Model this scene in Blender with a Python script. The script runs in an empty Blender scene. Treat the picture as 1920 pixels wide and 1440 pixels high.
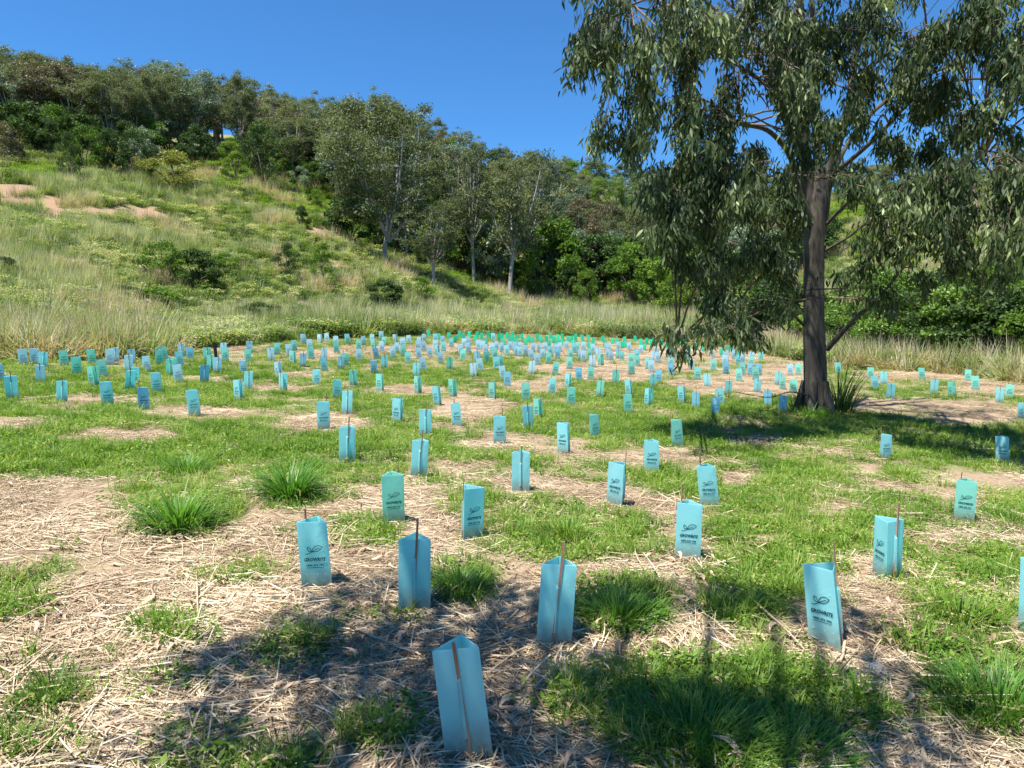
import bpy, math, random
import numpy as np
from mathutils import Vector, Matrix

# ------------------------------------------------------------------ camera, sky, sun
F, CX, CY, HOR = 1300.0, 960.0, 720.0, 600.0      # focal length and horizon row, in pixels of the 1920x1440 photograph
CAMZ = 1.75
PITCH = math.atan((CY-HOR)/F)
sc = bpy.context.scene
COL = sc.collection
cd = bpy.data.cameras.new('camera'); cam = bpy.data.objects.new('camera', cd); COL.objects.link(cam)
cam.location = (0, 0, CAMZ); cam.rotation_euler = (math.pi/2-PITCH, 0, 0)
cd.sensor_width = 36; cd.lens = 36*F/1920; cd.clip_start = .05; cd.clip_end = 3000
sc.camera = cam
SUN = Vector((-.27, -.20, .942)).normalized()        # direction towards the sun
elev = math.asin(SUN.z); azim = math.atan2(SUN.x, SUN.y)
world = bpy.data.worlds.new('World'); sc.world = world; world.use_nodes = True
wn = world.node_tree.nodes; bg = wn['Background']
sky = wn.new('ShaderNodeTexSky'); sky.sky_type = 'NISHITA'; sky.sun_disc = False
sky.sun_elevation = elev; sky.sun_rotation = azim
sky.altitude = 1500; sky.air_density = 1.0; sky.dust_density = 0.0; sky.ozone_density = 4.0
tint = wn.new('ShaderNodeMix'); tint.data_type = 'RGBA'; tint.blend_type = 'MULTIPLY'; tint.inputs[0].default_value = 1; tint.inputs[7].default_value = (.42, .84, 1.12, 1)
world.node_tree.links.new(sky.outputs[0], tint.inputs[6]); world.node_tree.links.new(tint.outputs[2], bg.inputs[0]); bg.inputs[1].default_value = .08
sd = bpy.data.lights.new('sun', 'SUN'); sd.energy = 5.0; sd.angle = math.radians(.55); sd.color = (1, .96, .9)
so = bpy.data.objects.new('sun', sd); COL.objects.link(so)
so.rotation_euler = SUN.to_track_quat('Z', 'Y').to_euler()
sc.view_settings.view_transform = 'Standard'; sc.view_settings.look = 'None'
sc.view_settings.exposure = 1.15; sc.view_settings.gamma = 1
sc.cycles.max_bounces = 6; sc.cycles.diffuse_bounces = 3; sc.cycles.transmission_bounces = 4
sc.cycles.transparent_max_bounces = 4; sc.cycles.caustics_reflective = False; sc.cycles.caustics_refractive = False
sc.render.film_transparent = False

rng = np.random.default_rng(11); random.seed(11)

# ------------------------------------------------------------------ geometry helpers
def ray(px, py):
    """direction (x,y,z) of the photo pixel; works on arrays"""
    px = np.asarray(px, float); py = np.asarray(py, float)
    a, b = (px-CX)/F, (CY-py)/F
    cp, sp = math.cos(PITCH), math.sin(PITCH)
    return np.stack([a, cp+b*sp, -sp+b*cp], -1)
def proj(P):
    P = np.asarray(P, float); x, y, z = P[..., 0], P[..., 1], P[..., 2]-CAMZ
    cp, sp = math.cos(PITCH), math.sin(PITCH)
    f = np.maximum(y*cp-z*sp, 1e-3); u = y*sp+z*cp
    return CX+F*x/f, CY-F*u/f
def tan_elev(px, py):
    r = ray(px, py); return r[..., 2]/np.hypot(r[..., 0], r[..., 1])
def azm(px): return np.arctan((np.asarray(px, float)-CX)/F)

def lattice(seed, n=128): return np.random.default_rng(seed).random((n, n))
_L = {}
def vnoise(x, y, seed):
    if seed not in _L: _L[seed] = lattice(seed)
    g = _L[seed]; n = g.shape[0]
    xi = np.floor(x).astype(int); yi = np.floor(y).astype(int); fx = x-xi; fy = y-yi
    fx = fx*fx*(3-2*fx); fy = fy*fy*(3-2*fy)
    a = g[xi % n, yi % n]; b = g[(xi+1) % n, yi % n]; c = g[xi % n, (yi+1) % n]; d = g[(xi+1) % n, (yi+1) % n]
    return (a*(1-fx)+b*fx)*(1-fy)+(c*(1-fx)+d*fx)*fy
def fbm(x, y, s, seed=1, o=3):
    t = 0; a = 1; tot = 0
    for k in range(o):
        t = t+a*vnoise(np.asarray(x)/s*2**k+31.7*k+500, np.asarray(y)/s*2**k+7.3*k+500, seed+k); tot += a; a *= .55
    return t/tot
def sstep(t): t = np.clip(t, 0, 1); return t*t*(3-2*t)

# terrain: a gently dished field, then hills given as sight-line profiles per compass direction
def z_field(x, y):
    d = np.hypot(x, y)
    z0 = np.interp(d, [0, 4, 7, 9, 11.7, 15, 18, 22, 27, 32, 43, 60, 80], [0, 0, -.08, -.15, -.22, -.29, -.27, -.14, .06, .3, .7, 1.1, 1.4])
    s = np.interp(d, [0, 5, 10, 30, 60], [-.01, -.03, -.06, -.042, -.03])
    return z0+s*np.clip(x, -25, 25)
BX = np.array([-700, 0, 100, 200, 300, 420, 520, 600, 700, 800, 1000, 1200, 1350, 1480, 1560, 1750, 1850, 1920, 2700])
BY = np.array([680, 670, 672, 668, 664, 652, 643, 636, 633, 629, 627, 637, 651, 675, 688, 694, 706, 716, 730])
def march(px, py, zf, dmin=1.0, dmax=95):
    """distance at which the sight line of the pixel meets the ground"""
    te = float(tan_elev(px, py)); a = float(azm_full(px, py))
    ds = np.linspace(dmin, dmax, 3000); x = ds*math.sin(a); y = ds*math.cos(a)
    below = (CAMZ+te*ds) < zf(x, y)
    i = int(np.argmax(below)) if below.any() else len(ds)-1
    return float(ds[i])
def azm_full(px, py):
    r = ray(px, py); return np.arctan2(r[..., 0], r[..., 1])
DB = np.array([march(a, b, z_field) for a, b in zip(BX, BY)]); BA = azm(BX)
def d_edge(az): return np.interp(az, BA, DB)
PROF = {
 -900: [(30,600),(45,500),(70,380),(95,300),(130,240),(170,220)],
 0: [(31,600),(40,535),(55,445),(70,388),(80,350),(95,302),(110,265),(140,222),(170,200)],
 150: [(34,600),(43,535),(58,445),(72,390),(82,355),(98,305),(112,272),(140,232),(170,212)],
 300: [(42,600),(49,545),(62,465),(75,408),(86,375),(100,318),(115,288),(140,250),(170,235)],
 450: [(46,600),(53,545),(65,475),(78,410),(90,358),(105,315),(118,292),(140,262),(170,252)],
 600: [(50,602),(57,555),(66,490),(76,440),(88,398),(104,348),(120,318),(145,288),(175,268)],
 700: [(53,603),(60,562),(68,508),(74,486),(82,486),(95,440),(115,380),(140,330),(175,290)],
 800: [(56,604),(63,568),(70,535),(78,525),(90,505),(110,435),(140,365),(180,310)],
 900: [(60,605),(68,583),(75,560),(85,545),(100,505),(120,440),(150,370),(190,320)],
 1000: [(62,605),(70,595),(80,578),(95,548),(115,488),(140,418),(170,358),(200,335)],
 1200: [(62,612),(70,604),(80,590),(95,565),(115,505),(140,438),(170,378),(200,348)],
 1400: [(45,640),(60,614),(80,588),(100,545),(120,485),(150,415),(180,372),(200,358)],
 1600: [(31,685),(45,648),(60,606),(75,550),(95,485),(115,428),(140,378),(170,352)],
 1800: [(28,690),(36,664),(50,616),(65,556),(85,485),(110,415),(135,365),(165,340)],
 1920: [(28,690),(36,662),(50,610),(65,548),(85,475),(110,402),(135,350),(165,325)],
 2900: [(28,690),(45,620),(70,540),(110,400),(165,300)],
}
_pk = sorted(PROF); _pa = azm(np.array(_pk))
_D = np.concatenate([np.linspace(0, 260, 521)])
_T = []
for k in _pk:
    a = float(azm(k)); db = float(d_edge(a)); zb = float(z_field(db*math.sin(a), db*math.cos(a)))
    ds = [0, db]+[p[0] for p in PROF[k] if p[0] > db+1]
    zs = [zb, zb]+[CAMZ+float(tan_elev(k, p[1]))*p[0] for p in PROF[k] if p[0] > db+1]
    ds.append(260); zs.append(zs[-1]+3)
    row = np.interp(_D, ds, zs); ker = np.hanning(11); ker /= ker.sum()
    row = np.convolve(np.pad(row, 5, 'edge'), ker, 'valid'); _T.append(row)
_T = np.array(_T)
def z_hill(x, y):
    d = np.hypot(x, y); a = np.arctan2(x, np.maximum(y, 1e-6)); a = np.clip(a, _pa[0], _pa[-1]-1e-6)
    i = np.clip(np.searchsorted(_pa, a, 'right')-1, 0, len(_pa)-2); t = (a-_pa[i])/(_pa[i+1]-_pa[i]); t = t*t*(3-2*t)*.5+t*.5
    j = np.clip(d/.5, 0, len(_D)-1.001); j0 = j.astype(int); fj = j-j0
    z = (_T[i, j0]*(1-fj)+_T[i, j0+1]*fj)*(1-t)+(_T[i+1, j0]*(1-fj)+_T[i+1, j0+1]*fj)*t
    far = sstep((d-260)/400)
    return z*(1-far)-20*far
def zt(x, y):
    x = np.asarray(x, float); y = np.asarray(y, float)
    d = np.hypot(x, y); a = np.arctan2(x, y)
    t = sstep((d-d_edge(np.clip(a, -1.2, 1.2)))/6)
    back = sstep((np.abs(a)-1.15)/.4)
    zh = z_hill(x, y)*(1-back)+z_field(x, y)*back+(fbm(x, y, 9, 40)-.5)*1.6*sstep((d-35)/30)
    return z_field(x, y)*(1-t)+zh*t
def ground_at(px, py, dmin=1.0, dmax=95):
    d = march(px, py, zt, dmin, dmax); a = float(azm_full(px, py))
    x, y = d*math.sin(a), d*math.cos(a); return Vector((x, y, float(zt(x, y))))

# ------------------------------------------------------------------ mesh builders
class MB:
    """collects vertices and faces (any size) with a material index and a per-face value v"""
    def __init__(s): s.V = []; s.F = []; s.n = 0
    def add(s, V, Fc, mi=0, v=None):
        V = np.asarray(V, float).reshape(-1, 3); Fc = np.asarray(Fc, int)
        if v is None: v = np.zeros(len(Fc))
        s.V.append(V); s.F.append((Fc+s.n, mi, np.broadcast_to(np.asarray(v, float), (len(Fc),)))); s.n += len(V)
    def mesh(s, name, mats, smooth=False):
        V = np.concatenate(s.V); me = bpy.data.meshes.new(name)
        me.vertices.add(len(V)); me.vertices.foreach_set('co', V.ravel())
        idx = np.concatenate([f.ravel() for f, _, _ in s.F]); sizes = np.concatenate([np.full(len(f), f.shape[1]) for f, _, _ in s.F])
        mi = np.concatenate([np.full(len(f), m) for f, m, _ in s.F]); vv = np.concatenate([v for _, _, v in s.F])
        me.loops.add(len(idx)); me.loops.foreach_set('vertex_index', idx)
        me.polygons.add(len(sizes)); st = np.concatenate([[0], np.cumsum(sizes)[:-1]])
        me.polygons.foreach_set('loop_start', st); me.polygons.foreach_set('material_index', mi)
        me.update(calc_edges=True)
        me.polygons.foreach_set('use_smooth', np.full(len(sizes), smooth))
        at = me.attributes.new('v', 'FLOAT', 'FACE'); at.data.foreach_set('value', vv.astype(np.float32))
        for m in mats: me.materials.append(m)
        return me
def link(name, me, parent=None):
    o = bpy.data.objects.new(name, me); COL.objects.link(o)
    if parent: o.parent = parent
    return o
def tag(o, label, cat, group=None, kind=None):
    if label: o['label'] = label
    if cat: o['category'] = cat
    if group: o['group'] = group
    if kind: o['kind'] = kind
    return o
def empty(name, loc, label, cat, group=None):
    o = bpy.data.objects.new(name, None); COL.objects.link(o); o.location = loc; o.empty_display_size = .1
    return tag(o, label, cat, group)
def tube(mb, pts, rad, n=8, mi=0, v=0., wob=0., cap=True):
    pts = np.asarray(pts, float); m = len(pts); rad = np.asarray(rad, float)
    t = np.gradient(pts, axis=0); t /= np.linalg.norm(t, axis=1)[:, None]+1e-9
    ref = np.array([1., 0, 0]) if abs(t[0, 0]) < .8 else np.array([0, 1., 0])
    u = np.cross(t, ref); u /= np.linalg.norm(u, axis=1)[:, None]+1e-9; w = np.cross(t, u)
    a = np.arange(n)/n*2*np.pi
    rr = rad[:, None]*np.ones(n)
    if wob: rr = rr*(1+wob*(np.random.default_rng(m*7+n).random((m, n))-.5)*.5+wob*(np.sin(a*3+1)*.5+np.sin(a*5)*.3))
    V = pts[:, None]+rr[..., None]*(np.cos(a)[None, :, None]*u[:, None]+np.sin(a)[None, :, None]*w[:, None])
    i = np.arange(m-1)[:, None]*n; j = np.arange(n)[None]; k = (j+1) % n
    Fq = np.stack([i+j, i+k, i+n+k, i+n+j], -1).reshape(-1, 4)
    mb.add(V.reshape(-1, 3), Fq, mi, v)
    if cap: mb.add(V[-1], [list(range(n))], mi, v); mb.add(V[0], [list(range(n))[::-1]], mi, v)
def spline(P, k=6):
    """Catmull-Rom through rows of P (any number of columns)"""
    P = np.asarray(P, float); Q = np.vstack([2*P[0]-P[1], P, 2*P[-1]-P[-2]]); out = []
    for i in range(1, len(Q)-2):
        for t in np.arange(k)/k:
            a, b, c, d = Q[i-1:i+3]
            out.append(.5*((2*b)+(-a+c)*t+(2*a-5*b+4*c-d)*t*t+(-a+3*b-3*c+d)*t**3))
    out.append(P[-1]); return np.array(out)
def unit(v): return v/(np.linalg.norm(v, axis=-1, keepdims=True)+1e-9)
def diamonds(mb, C, ax, nr, L, W, v, mi=0):
    """one leaf per row: a kite shaped quad"""
    ax = unit(ax); sd_ = unit(np.cross(ax, nr)); L = np.broadcast_to(L, len(C))[:, None]; W = np.broadcast_to(W, len(C))[:, None]
    V = np.stack([C, C+ax*L*.42+sd_*W/2, C+ax*L, C+ax*L*.42-sd_*W/2], 1).reshape(-1, 3)
    mb.add(V, np.arange(len(C)*4).reshape(-1, 4), mi, v)
def blades(mb, C, az, lean, L, W, v, seg=3, curve=.9, mi=0):
    """curved tapering grass blades: base C, compass az, starting lean from vertical"""
    n = len(C); P = C.copy(); ang = lean.copy(); V = []
    sdv = np.stack([-np.sin(az), np.cos(az), np.zeros(n)], -1)
    for k in range(seg+1):
        w = (W*(1-(k/seg)**1.6)*.5+.0004)[:, None]
        V.append(P-sdv*w); V.append(P+sdv*w)
        st = (L/seg)[:, None]
        P = P+st*np.stack([np.cos(az)*np.sin(ang), np.sin(az)*np.sin(ang), np.cos(ang)], -1); ang = ang+curve/seg*(.4+lean)
    V = np.stack(V, 1); m = 2*(seg+1)
    b = np.arange(n)[:, None]*m
    for k in range(seg):
        if k: V_ = None
    Fq = np.concatenate([np.stack([b[:, 0]+2*k, b[:, 0]+2*k+1, b[:, 0]+2*k+3, b[:, 0]+2*k+2], -1) for k in range(seg)])
    mb.add(V.reshape(-1, 3), Fq, mi, np.tile(v, seg))

# ------------------------------------------------------------------ materials
def mat(name):
    m = bpy.data.materials.new(name); m.use_nodes = True; nt = m.node_tree; nt.nodes.clear()
    out = nt.nodes.new('ShaderNodeOutputMaterial'); return m, nt, out
def N(nt, t, **kw):
    n = nt.nodes.new('ShaderNode'+t)
    for k, v in kw.items():
        if k in n.inputs: n.inputs[k].default_value = v
        else: setattr(n, k, v)
    return n
def ramp(nt, fac, stops, interp='LINEAR'):
    r = nt.nodes.new('ShaderNodeValToRGB'); r.color_ramp.interpolation = interp
    while len(r.color_ramp.elements) < len(stops): r.color_ramp.elements.new(.5)
    for e, (p, c) in zip(r.color_ramp.elements, stops): e.position = p; e.color = (*c, 1)
    if fac is not None: nt.links.new(fac, r.inputs[0])
    return r.outputs[0]
def mixc(nt, fac, a, b, typ='MIX'):
    m = nt.nodes.new('ShaderNodeMix'); m.data_type = 'RGBA'; m.blend_type = typ
    for s, v in ((m.inputs[0], fac), (m.inputs[6], a), (m.inputs[7], b)):
        if isinstance(v, (int, float)): s.default_value = v
        elif isinstance(v, tuple): s.default_value = (*v, 1)
        else: nt.links.new(v, s)
    return m.outputs[2]
def math_(nt, op, a, b=0., c=None):
    m = nt.nodes.new('ShaderNodeMath'); m.operation = op
    for i, v in enumerate((a, b, c)):
        if v is None: continue
        if isinstance(v, (int, float)): m.inputs[i].default_value = v
        else: nt.links.new(v, m.inputs[i])
    return m.outputs[0]
def wpos(nt): return N(nt, 'NewGeometry').outputs['Position']
def noise(nt, scale, detail=3, vec=None, rough=.55):
    n = N(nt, 'TexNoise', Scale=scale, Detail=detail, Roughness=rough)
    if vec is not None: nt.links.new(vec, n.inputs['Vector'])
    return n.outputs[0]
def foliage(name, stops, scale=.15, transl=.35, gloss=.25, rough=.45, wv=.45, wn_=.45, wr=.3):
    """leaf material: colour picked along stops by the leaf's own value, its plant and a slow world noise"""
    m, nt, out = mat(name)
    a = N(nt, 'Attribute', attribute_name='v').outputs['Fac']
    r = N(nt, 'ObjectInfo').outputs['Random']
    n = noise(nt, scale, 3, wpos(nt))
    nn = math_(nt, 'MULTIPLY_ADD', math_(nt, 'SUBTRACT', n, .5), wn_*2.6, .5)
    f = math_(nt, 'ADD', math_(nt, 'MULTIPLY', math_(nt, 'SUBTRACT', a, .5), wv), math_(nt, 'MULTIPLY', math_(nt, 'SUBTRACT', r, .5), wr))
    f = math_(nt, 'ADD', f, nn)
    c = ramp(nt, f, stops)
    d = N(nt, 'BsdfPrincipled', Roughness=rough); d.inputs['Specular IOR Level'].default_value = gloss
    t = N(nt, 'BsdfTranslucent'); nt.links.new(c, d.inputs['Base Color'])
    tc = mixc(nt, 1., c, (1.25, 1.3, .6), 'MULTIPLY'); nt.links.new(tc, t.inputs[0])
    mx = N(nt, 'MixShader'); mx.inputs[0].default_value = transl
    nt.links.new(d.outputs[0], mx.inputs[1]); nt.links.new(t.outputs[0], mx.inputs[2]); nt.links.new(mx.outputs[0], out.inputs[0])
    return m
M = {}
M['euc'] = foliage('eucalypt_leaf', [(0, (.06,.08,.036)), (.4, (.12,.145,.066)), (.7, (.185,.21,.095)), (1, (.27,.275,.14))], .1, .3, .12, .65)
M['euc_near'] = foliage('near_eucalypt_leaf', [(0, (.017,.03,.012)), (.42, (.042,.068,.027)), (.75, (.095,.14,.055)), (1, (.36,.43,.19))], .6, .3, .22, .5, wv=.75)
M['bright'] = foliage('bright_leaf', [(0, (.045,.09,.014)), (.5, (.11,.20,.026)), (1, (.26,.34,.05))], .3, .35, .2, .6)
M['darkleaf'] = foliage('dark_leaf', [(0, (.025,.05,.014)), (.5, (.055,.10,.026)), (1, (.13,.19,.045))], .3, .3, .2, .6)
M['yellow'] = foliage('yellow_leaf', [(0, (.08,.11,.02)), (.5, (.19,.21,.035)), (1, (.36,.33,.07))], .3, .3, .3)
M['silver'] = foliage('silver_leaf', [(0, (.07,.11,.06)), (.5, (.14,.2,.12)), (1, (.25,.3,.2))], .3, .25, .4)
M['brownleaf'] = foliage('brown_leaf', [(0, (.06,.055,.03)), (.5, (.12,.11,.055)), (1, (.2,.16,.09))], .3, .25, .3)
M['vine'] = foliage('vine_leaf', [(0, (.05,.11,.018)), (.5, (.13,.23,.035)), (1, (.32,.38,.09))], .5, .3, .25)
M['lawn'] = foliage('weed_leaf', [(0, (.045,.10,.012)), (.4, (.115,.22,.024)), (.75, (.23,.33,.055)), (1, (.46,.43,.19))], .5, .4, .2, wr=.5)
M['tussock'] = foliage('tussock_blade', [(0, (.04,.12,.012)), (.5, (.10,.24,.03)), (1, (.25,.38,.08))], .8, .4, .35)
M['tall'] = foliage('tall_grass_blade', [(0, (.05,.10,.022)), (.3, (.13,.20,.05)), (.6, (.25,.32,.105)), (.87, (.40,.42,.2)), (1, (.54,.50,.34))], .22, .35, .15, wn_=.7, wv=.6, wr=.75)
M['drygrass'] = foliage('dry_grass_blade', [(0, (.2,.2,.07)), (.4, (.38,.32,.16)), (.8, (.52,.42,.26)), (1, (.6,.5,.36))], .3, .3, .2)
M['straw'] = foliage('straw', [(0, (.13,.085,.05)), (.35, (.30,.21,.13)), (.65, (.48,.37,.24)), (1, (.74,.63,.45))], .9, .12, .3, wn_=.35, wv=.8)
M['deadleaf'] = foliage('dead_leaf', [(0, (.22,.12,.07)), (.5, (.4,.26,.17)), (1, (.62,.46,.3))], 2, .1, .3, wv=.9)

def bark(name, lo, mid, hi, sc_=1.0, bump=.5):
    m, nt, out = mat(name)
    tc = N(nt, 'TexCoord').outputs['Object']; mp = N(nt, 'Mapping'); nt.links.new(tc, mp.inputs[0]); mp.inputs['Scale'].default_value = (6*sc_, 6*sc_, .9*sc_)
    n1 = noise(nt, 1.6, 5, mp.outputs[0], .65); n2 = noise(nt, 1.1*sc_, 3, tc)
    c = ramp(nt, math_(nt, 'ADD', math_(nt, 'MULTIPLY', n1, .6), math_(nt, 'MULTIPLY', n2, .4)), [(.3, lo), (.48, mid), (.68, hi)])
    p = N(nt, 'BsdfPrincipled', Roughness=.85); nt.links.new(c, p.inputs['Base Color'])
    b = N(nt, 'Bump', Strength=bump, Distance=.03); nt.links.new(n1, b.inputs['Height']); nt.links.new(b.outputs[0], p.inputs['Normal'])
    nt.links.new(p.outputs[0], out.inputs[0]); return m
M['bark'] = bark('eucalypt_bark', (.014,.012,.010), (.042,.035,.028), (.14,.118,.09))
M['palebark'] = bark('pale_bark', (.14,.12,.10), (.3,.27,.235), (.5,.46,.42), .6, .2)
M['twig'] = bark('twig_bark', (.06,.04,.03), (.12,.08,.06), (.2,.14,.1), 2, .1)
M['stake'] = bark('stake_wood', (.16,.085,.05), (.3,.17,.10), (.45,.28,.18), 3, .15)
M['stick'] = bark('dry_stick', (.2,.13,.08), (.4,.28,.18), (.6,.46,.32), 3, .15)

def ground_mat(name, hill):
    m, nt, out = mat(name); P = wpos(nt)
    g = N(nt, 'Attribute', attribute_name='green').outputs['Fac']
    n1 = noise(nt, 1.4, 4, P, .6); n2 = noise(nt, 22, 5, P, .7); n3 = noise(nt, 90, 3, P, .7)
    if hill:
        base = ramp(nt, n2, [(.3, (.10,.10,.035)), (.5, (.2,.2,.08)), (.7, (.34,.3,.16))])
        gr = ramp(nt, n1, [(.35, (.06,.10,.02)), (.65, (.2,.22,.07))])
        c = mixc(nt, .5, base, gr)
        dirt = ramp(nt, n2, [(.3, (.16,.095,.06)), (.5, (.29,.185,.12)), (.7, (.40,.28,.19))])
        c = mixc(nt, N(nt, 'Attribute', attribute_name='dirt').outputs['Fac'], c, dirt)
    else:
        tan = ramp(nt, math_(nt, 'ADD', math_(nt, 'MULTIPLY', n2, .55), math_(nt, 'MULTIPLY', n3, .45)), [(.36, (.13,.08,.05)), (.48, (.28,.205,.13)), (.6, (.43,.34,.225)), (.72, (.57,.47,.33))])
        tan = mixc(nt, math_(nt, 'MULTIPLY', n1, .45), tan, (.22,.155,.105))
        gr = ramp(nt, n2, [(.3, (.05,.07,.018)), (.55, (.12,.16,.035)), (.75, (.24,.26,.09))])
        c = mixc(nt, g, tan, gr)
    p = N(nt, 'BsdfPrincipled', Roughness=.95); p.inputs['Specular IOR Level'].default_value = .1
    nt.links.new(c, p.inputs['Base Color'])
    b = N(nt, 'Bump', Strength=.6, Distance=.03); nt.links.new(n2, b.inputs['Height']); nt.links.new(b.outputs[0], p.inputs['Normal'])
    nt.links.new(p.outputs[0], out.inputs[0]); return m
M['field'] = ground_mat('field_soil', False); M['hill'] = ground_mat('hill_soil', True)

GH, GW = .45, .19                                   # tree guard height and face width
def guard_mat(name, col, thin):
    """twin-wall plastic: lets light through, fine flutes, two creases, soil splash at the foot"""
    m, nt, out = mat(name)
    tc = N(nt, 'TexCoord').outputs['Object']; sp = N(nt, 'SeparateXYZ'); nt.links.new(tc, sp.inputs[0]); z = sp.outputs[2]
    r = N(nt, 'ObjectInfo').outputs['Random']
    fl = math_(nt, 'SINE', math_(nt, 'MULTIPLY', z, 2*math.pi/.0052))
    c = mixc(nt, math_(nt, 'MULTIPLY_ADD', fl, .06, .06), col, tuple(x*.7 for x in col))
    c = mixc(nt, math_(nt, 'MULTIPLY', r, .22), c, (.62,.78,.86))
    cr = 0
    for zz in (.2*GH, .77*GH):
        k = math_(nt, 'LESS_THAN', math_(nt, 'ABSOLUTE', math_(nt, 'SUBTRACT', z, zz)), .0016)
        c = mixc(nt, math_(nt, 'MULTIPLY', k, .35), c, (.75,.9,.95))
    lo = math_(nt, 'SUBTRACT', 1., math_(nt, 'DIVIDE', z, .17)); nz = noise(nt, 26, 4, tc)
    dirt = math_(nt, 'MULTIPLY', math_(nt, 'MAXIMUM', lo, 0.), math_(nt, 'MULTIPLY', nz, 1.3))
    c = mixc(nt, math_(nt, 'MINIMUM', dirt, .75), c, (.36,.29,.2))
    p = N(nt, 'BsdfPrincipled', Roughness=.32); nt.links.new(c, p.inputs['Base Color']); p.inputs['Specular IOR Level'].default_value = .45
    bp = N(nt, 'Bump', Strength=.25, Distance=.001); nt.links.new(fl, bp.inputs['Height']); nt.links.new(bp.outputs[0], p.inputs['Normal'])
    t = N(nt, 'BsdfTranslucent'); nt.links.new(c, t.inputs[0])
    mx = N(nt, 'MixShader'); mx.inputs[0].default_value = thin
    nt.links.new(p.outputs[0], mx.inputs[1]); nt.links.new(t.outputs[0], mx.inputs[2]); nt.links.new(mx.outputs[0], out.inputs[0]); return m
M['gb'] = guard_mat('pale_blue_plastic', (.52,.94,.93), .64)
M['gt'] = guard_mat('teal_plastic', (.46,.92,.80), .62)
M['gf'] = guard_mat('haze_paled_blue_plastic', (.72,.94,.97), .62)  # paler copy of the blue; distant overexposure and haze put into the colour
M['gg'] = guard_mat('green_plastic', (.06,.88,.58), .58)
M['gd'] = guard_mat('shade_toned_blue_plastic', (.38,.80,.90), .58)  # darker copy of the blue; mostly shade put into the colour
def plain(name, col, rough=.5):
    m, nt, out = mat(name); p = N(nt, 'BsdfPrincipled', Roughness=rough); n = noise(nt, 30, 3, N(nt, 'TexCoord').outputs['Object'])
    nt.links.new(mixc(nt, n, tuple(x*.75 for x in col), tuple(min(1, x*1.2) for x in col)), p.inputs['Base Color']); nt.links.new(p.outputs[0], out.inputs[0]); return m
M['ink'] = plain('navy_ink', (.012,.03,.05), .4); M['black'] = plain('black_plastic', (.008,.008,.009), .4)
M['stone'] = plain('stone', (.42,.38,.33), .9); M['redrock'] = plain('red_rock', (.28,.13,.08), .9)

# ------------------------------------------------------------------ where things grow (surface cover of the field)
GREEN = [(340,945,105,52),(545,893,88,50),(360,858,95,28),(90,850,180,34),(690,1000,50,28),(1010,985,105,50),(1110,1005,130,45),(870,1090,70,35),(1150,1130,85,45),
 (1420,905,130,45),(1490,965,120,50),(1450,1060,130,60),(1560,1015,110,55),(1690,890,80,25),(1810,1090,150,60),(1860,1290,110,80),(1760,1190,90,50),(1350,1350,270,85),
 (1230,1290,90,45),(720,1370,60,28),(90,1305,70,30),(40,1410,80,28),(320,1180,50,18),(440,1085,70,20),(20,1120,50,30),(1650,950,120,30),(880,940,60,30),(1250,900,60,25),(1380,1010,60,40),(1900,950,60,30),(1690,1010,60,40),(1400,1140,60,25),(560,1210,50,18)]
TAN = [(1000,655,300,9),(1250,690,160,8),(1450,740,70,8),(1380,900,50,12),(1560,960,60,14),(1440,1010,50,10),(1640,1060,50,14),(1800,1010,120,14),(1850,900,70,14),(1240,1060,60,16),(230,818,120,17),(600,800,85,18),(370,776,105,12),(190,752,80,8),(950,832,90,18),(880,765,80,25),(760,732,65,11),(1040,850,60,15),(1180,862,90,14),(20,797,60,12),
 (560,702,50,6),(590,665,50,12),(640,655,40,7),(1300,665,220,20),(1000,655,170,12),(1130,700,110,18),(1400,720,120,30),(1780,702,170,12),(1750,762,140,14),(1860,725,90,14),(430,655,50,6),(370,712,50,7),
 (1000,725,60,12),(1060,690,80,12),(830,650,60,7),(700,690,30,6),(520,730,60,6),(720,655,40,6),(1240,860,70,12),(1080,830,40,10),(1600,760,60,14),(1840,780,100,18),(1480,700,60,30)]
def green_mask(x, y):
    z = zt(x, y); px, py = proj(np.stack([x, y, z], -1))
    n = fbm(x, y, 1.1, 60, 3)-.5; n2 = fbm(x, y, 4.5, 70, 2)-.5
    base = np.interp(py, [600, 665, 700, 840, 885, 940], [.42, .55, .74, .74, .5, .06])
    base = np.where(px > 1350, np.interp(py, [600, 860, 960, 1090], [.5, .7, .48, .1]), base)
    g = base+0*px
    for (a, b, c, d) in GREEN:
        q = np.sqrt(((px-a)/c)**2+((py-b)/d)**2); g = np.maximum(g, 1.15-.62*q**1.3)
    for (a, b, c, d) in TAN:
        q = np.sqrt(((px-a)/c)**2+((py-b)/d)**2); g = np.minimum(g, -.15+.62*q**1.4)
    n3 = fbm(x, y, .28, 75, 2)-.5; g = g+n*.95+n2*.45+n3*.7
    back = y < 1.5
    g = np.where(back, .3+n*1.2, g)
    return np.clip((g-.24)/.5, 0, 1)
DIRT = [(40,380,90,10),(170,398,110,7),(290,410,60,5),(598,437,26,7),(20,358,50,10)]
def dirt_mask(x, y):
    px, py = proj(np.stack([x, y, zt(x, y)], -1)); g = 0*px
    for (a, b, c, d) in DIRT: g = np.maximum(g, 1.25-np.sqrt(((px-a)/c)**2+((py-b)/d)**2)*.9)
    return np.clip((g+(fbm(x, y, 3, 90)-.5)*.7)/.3, 0, 1)*(np.hypot(x, y) > 45)

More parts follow.
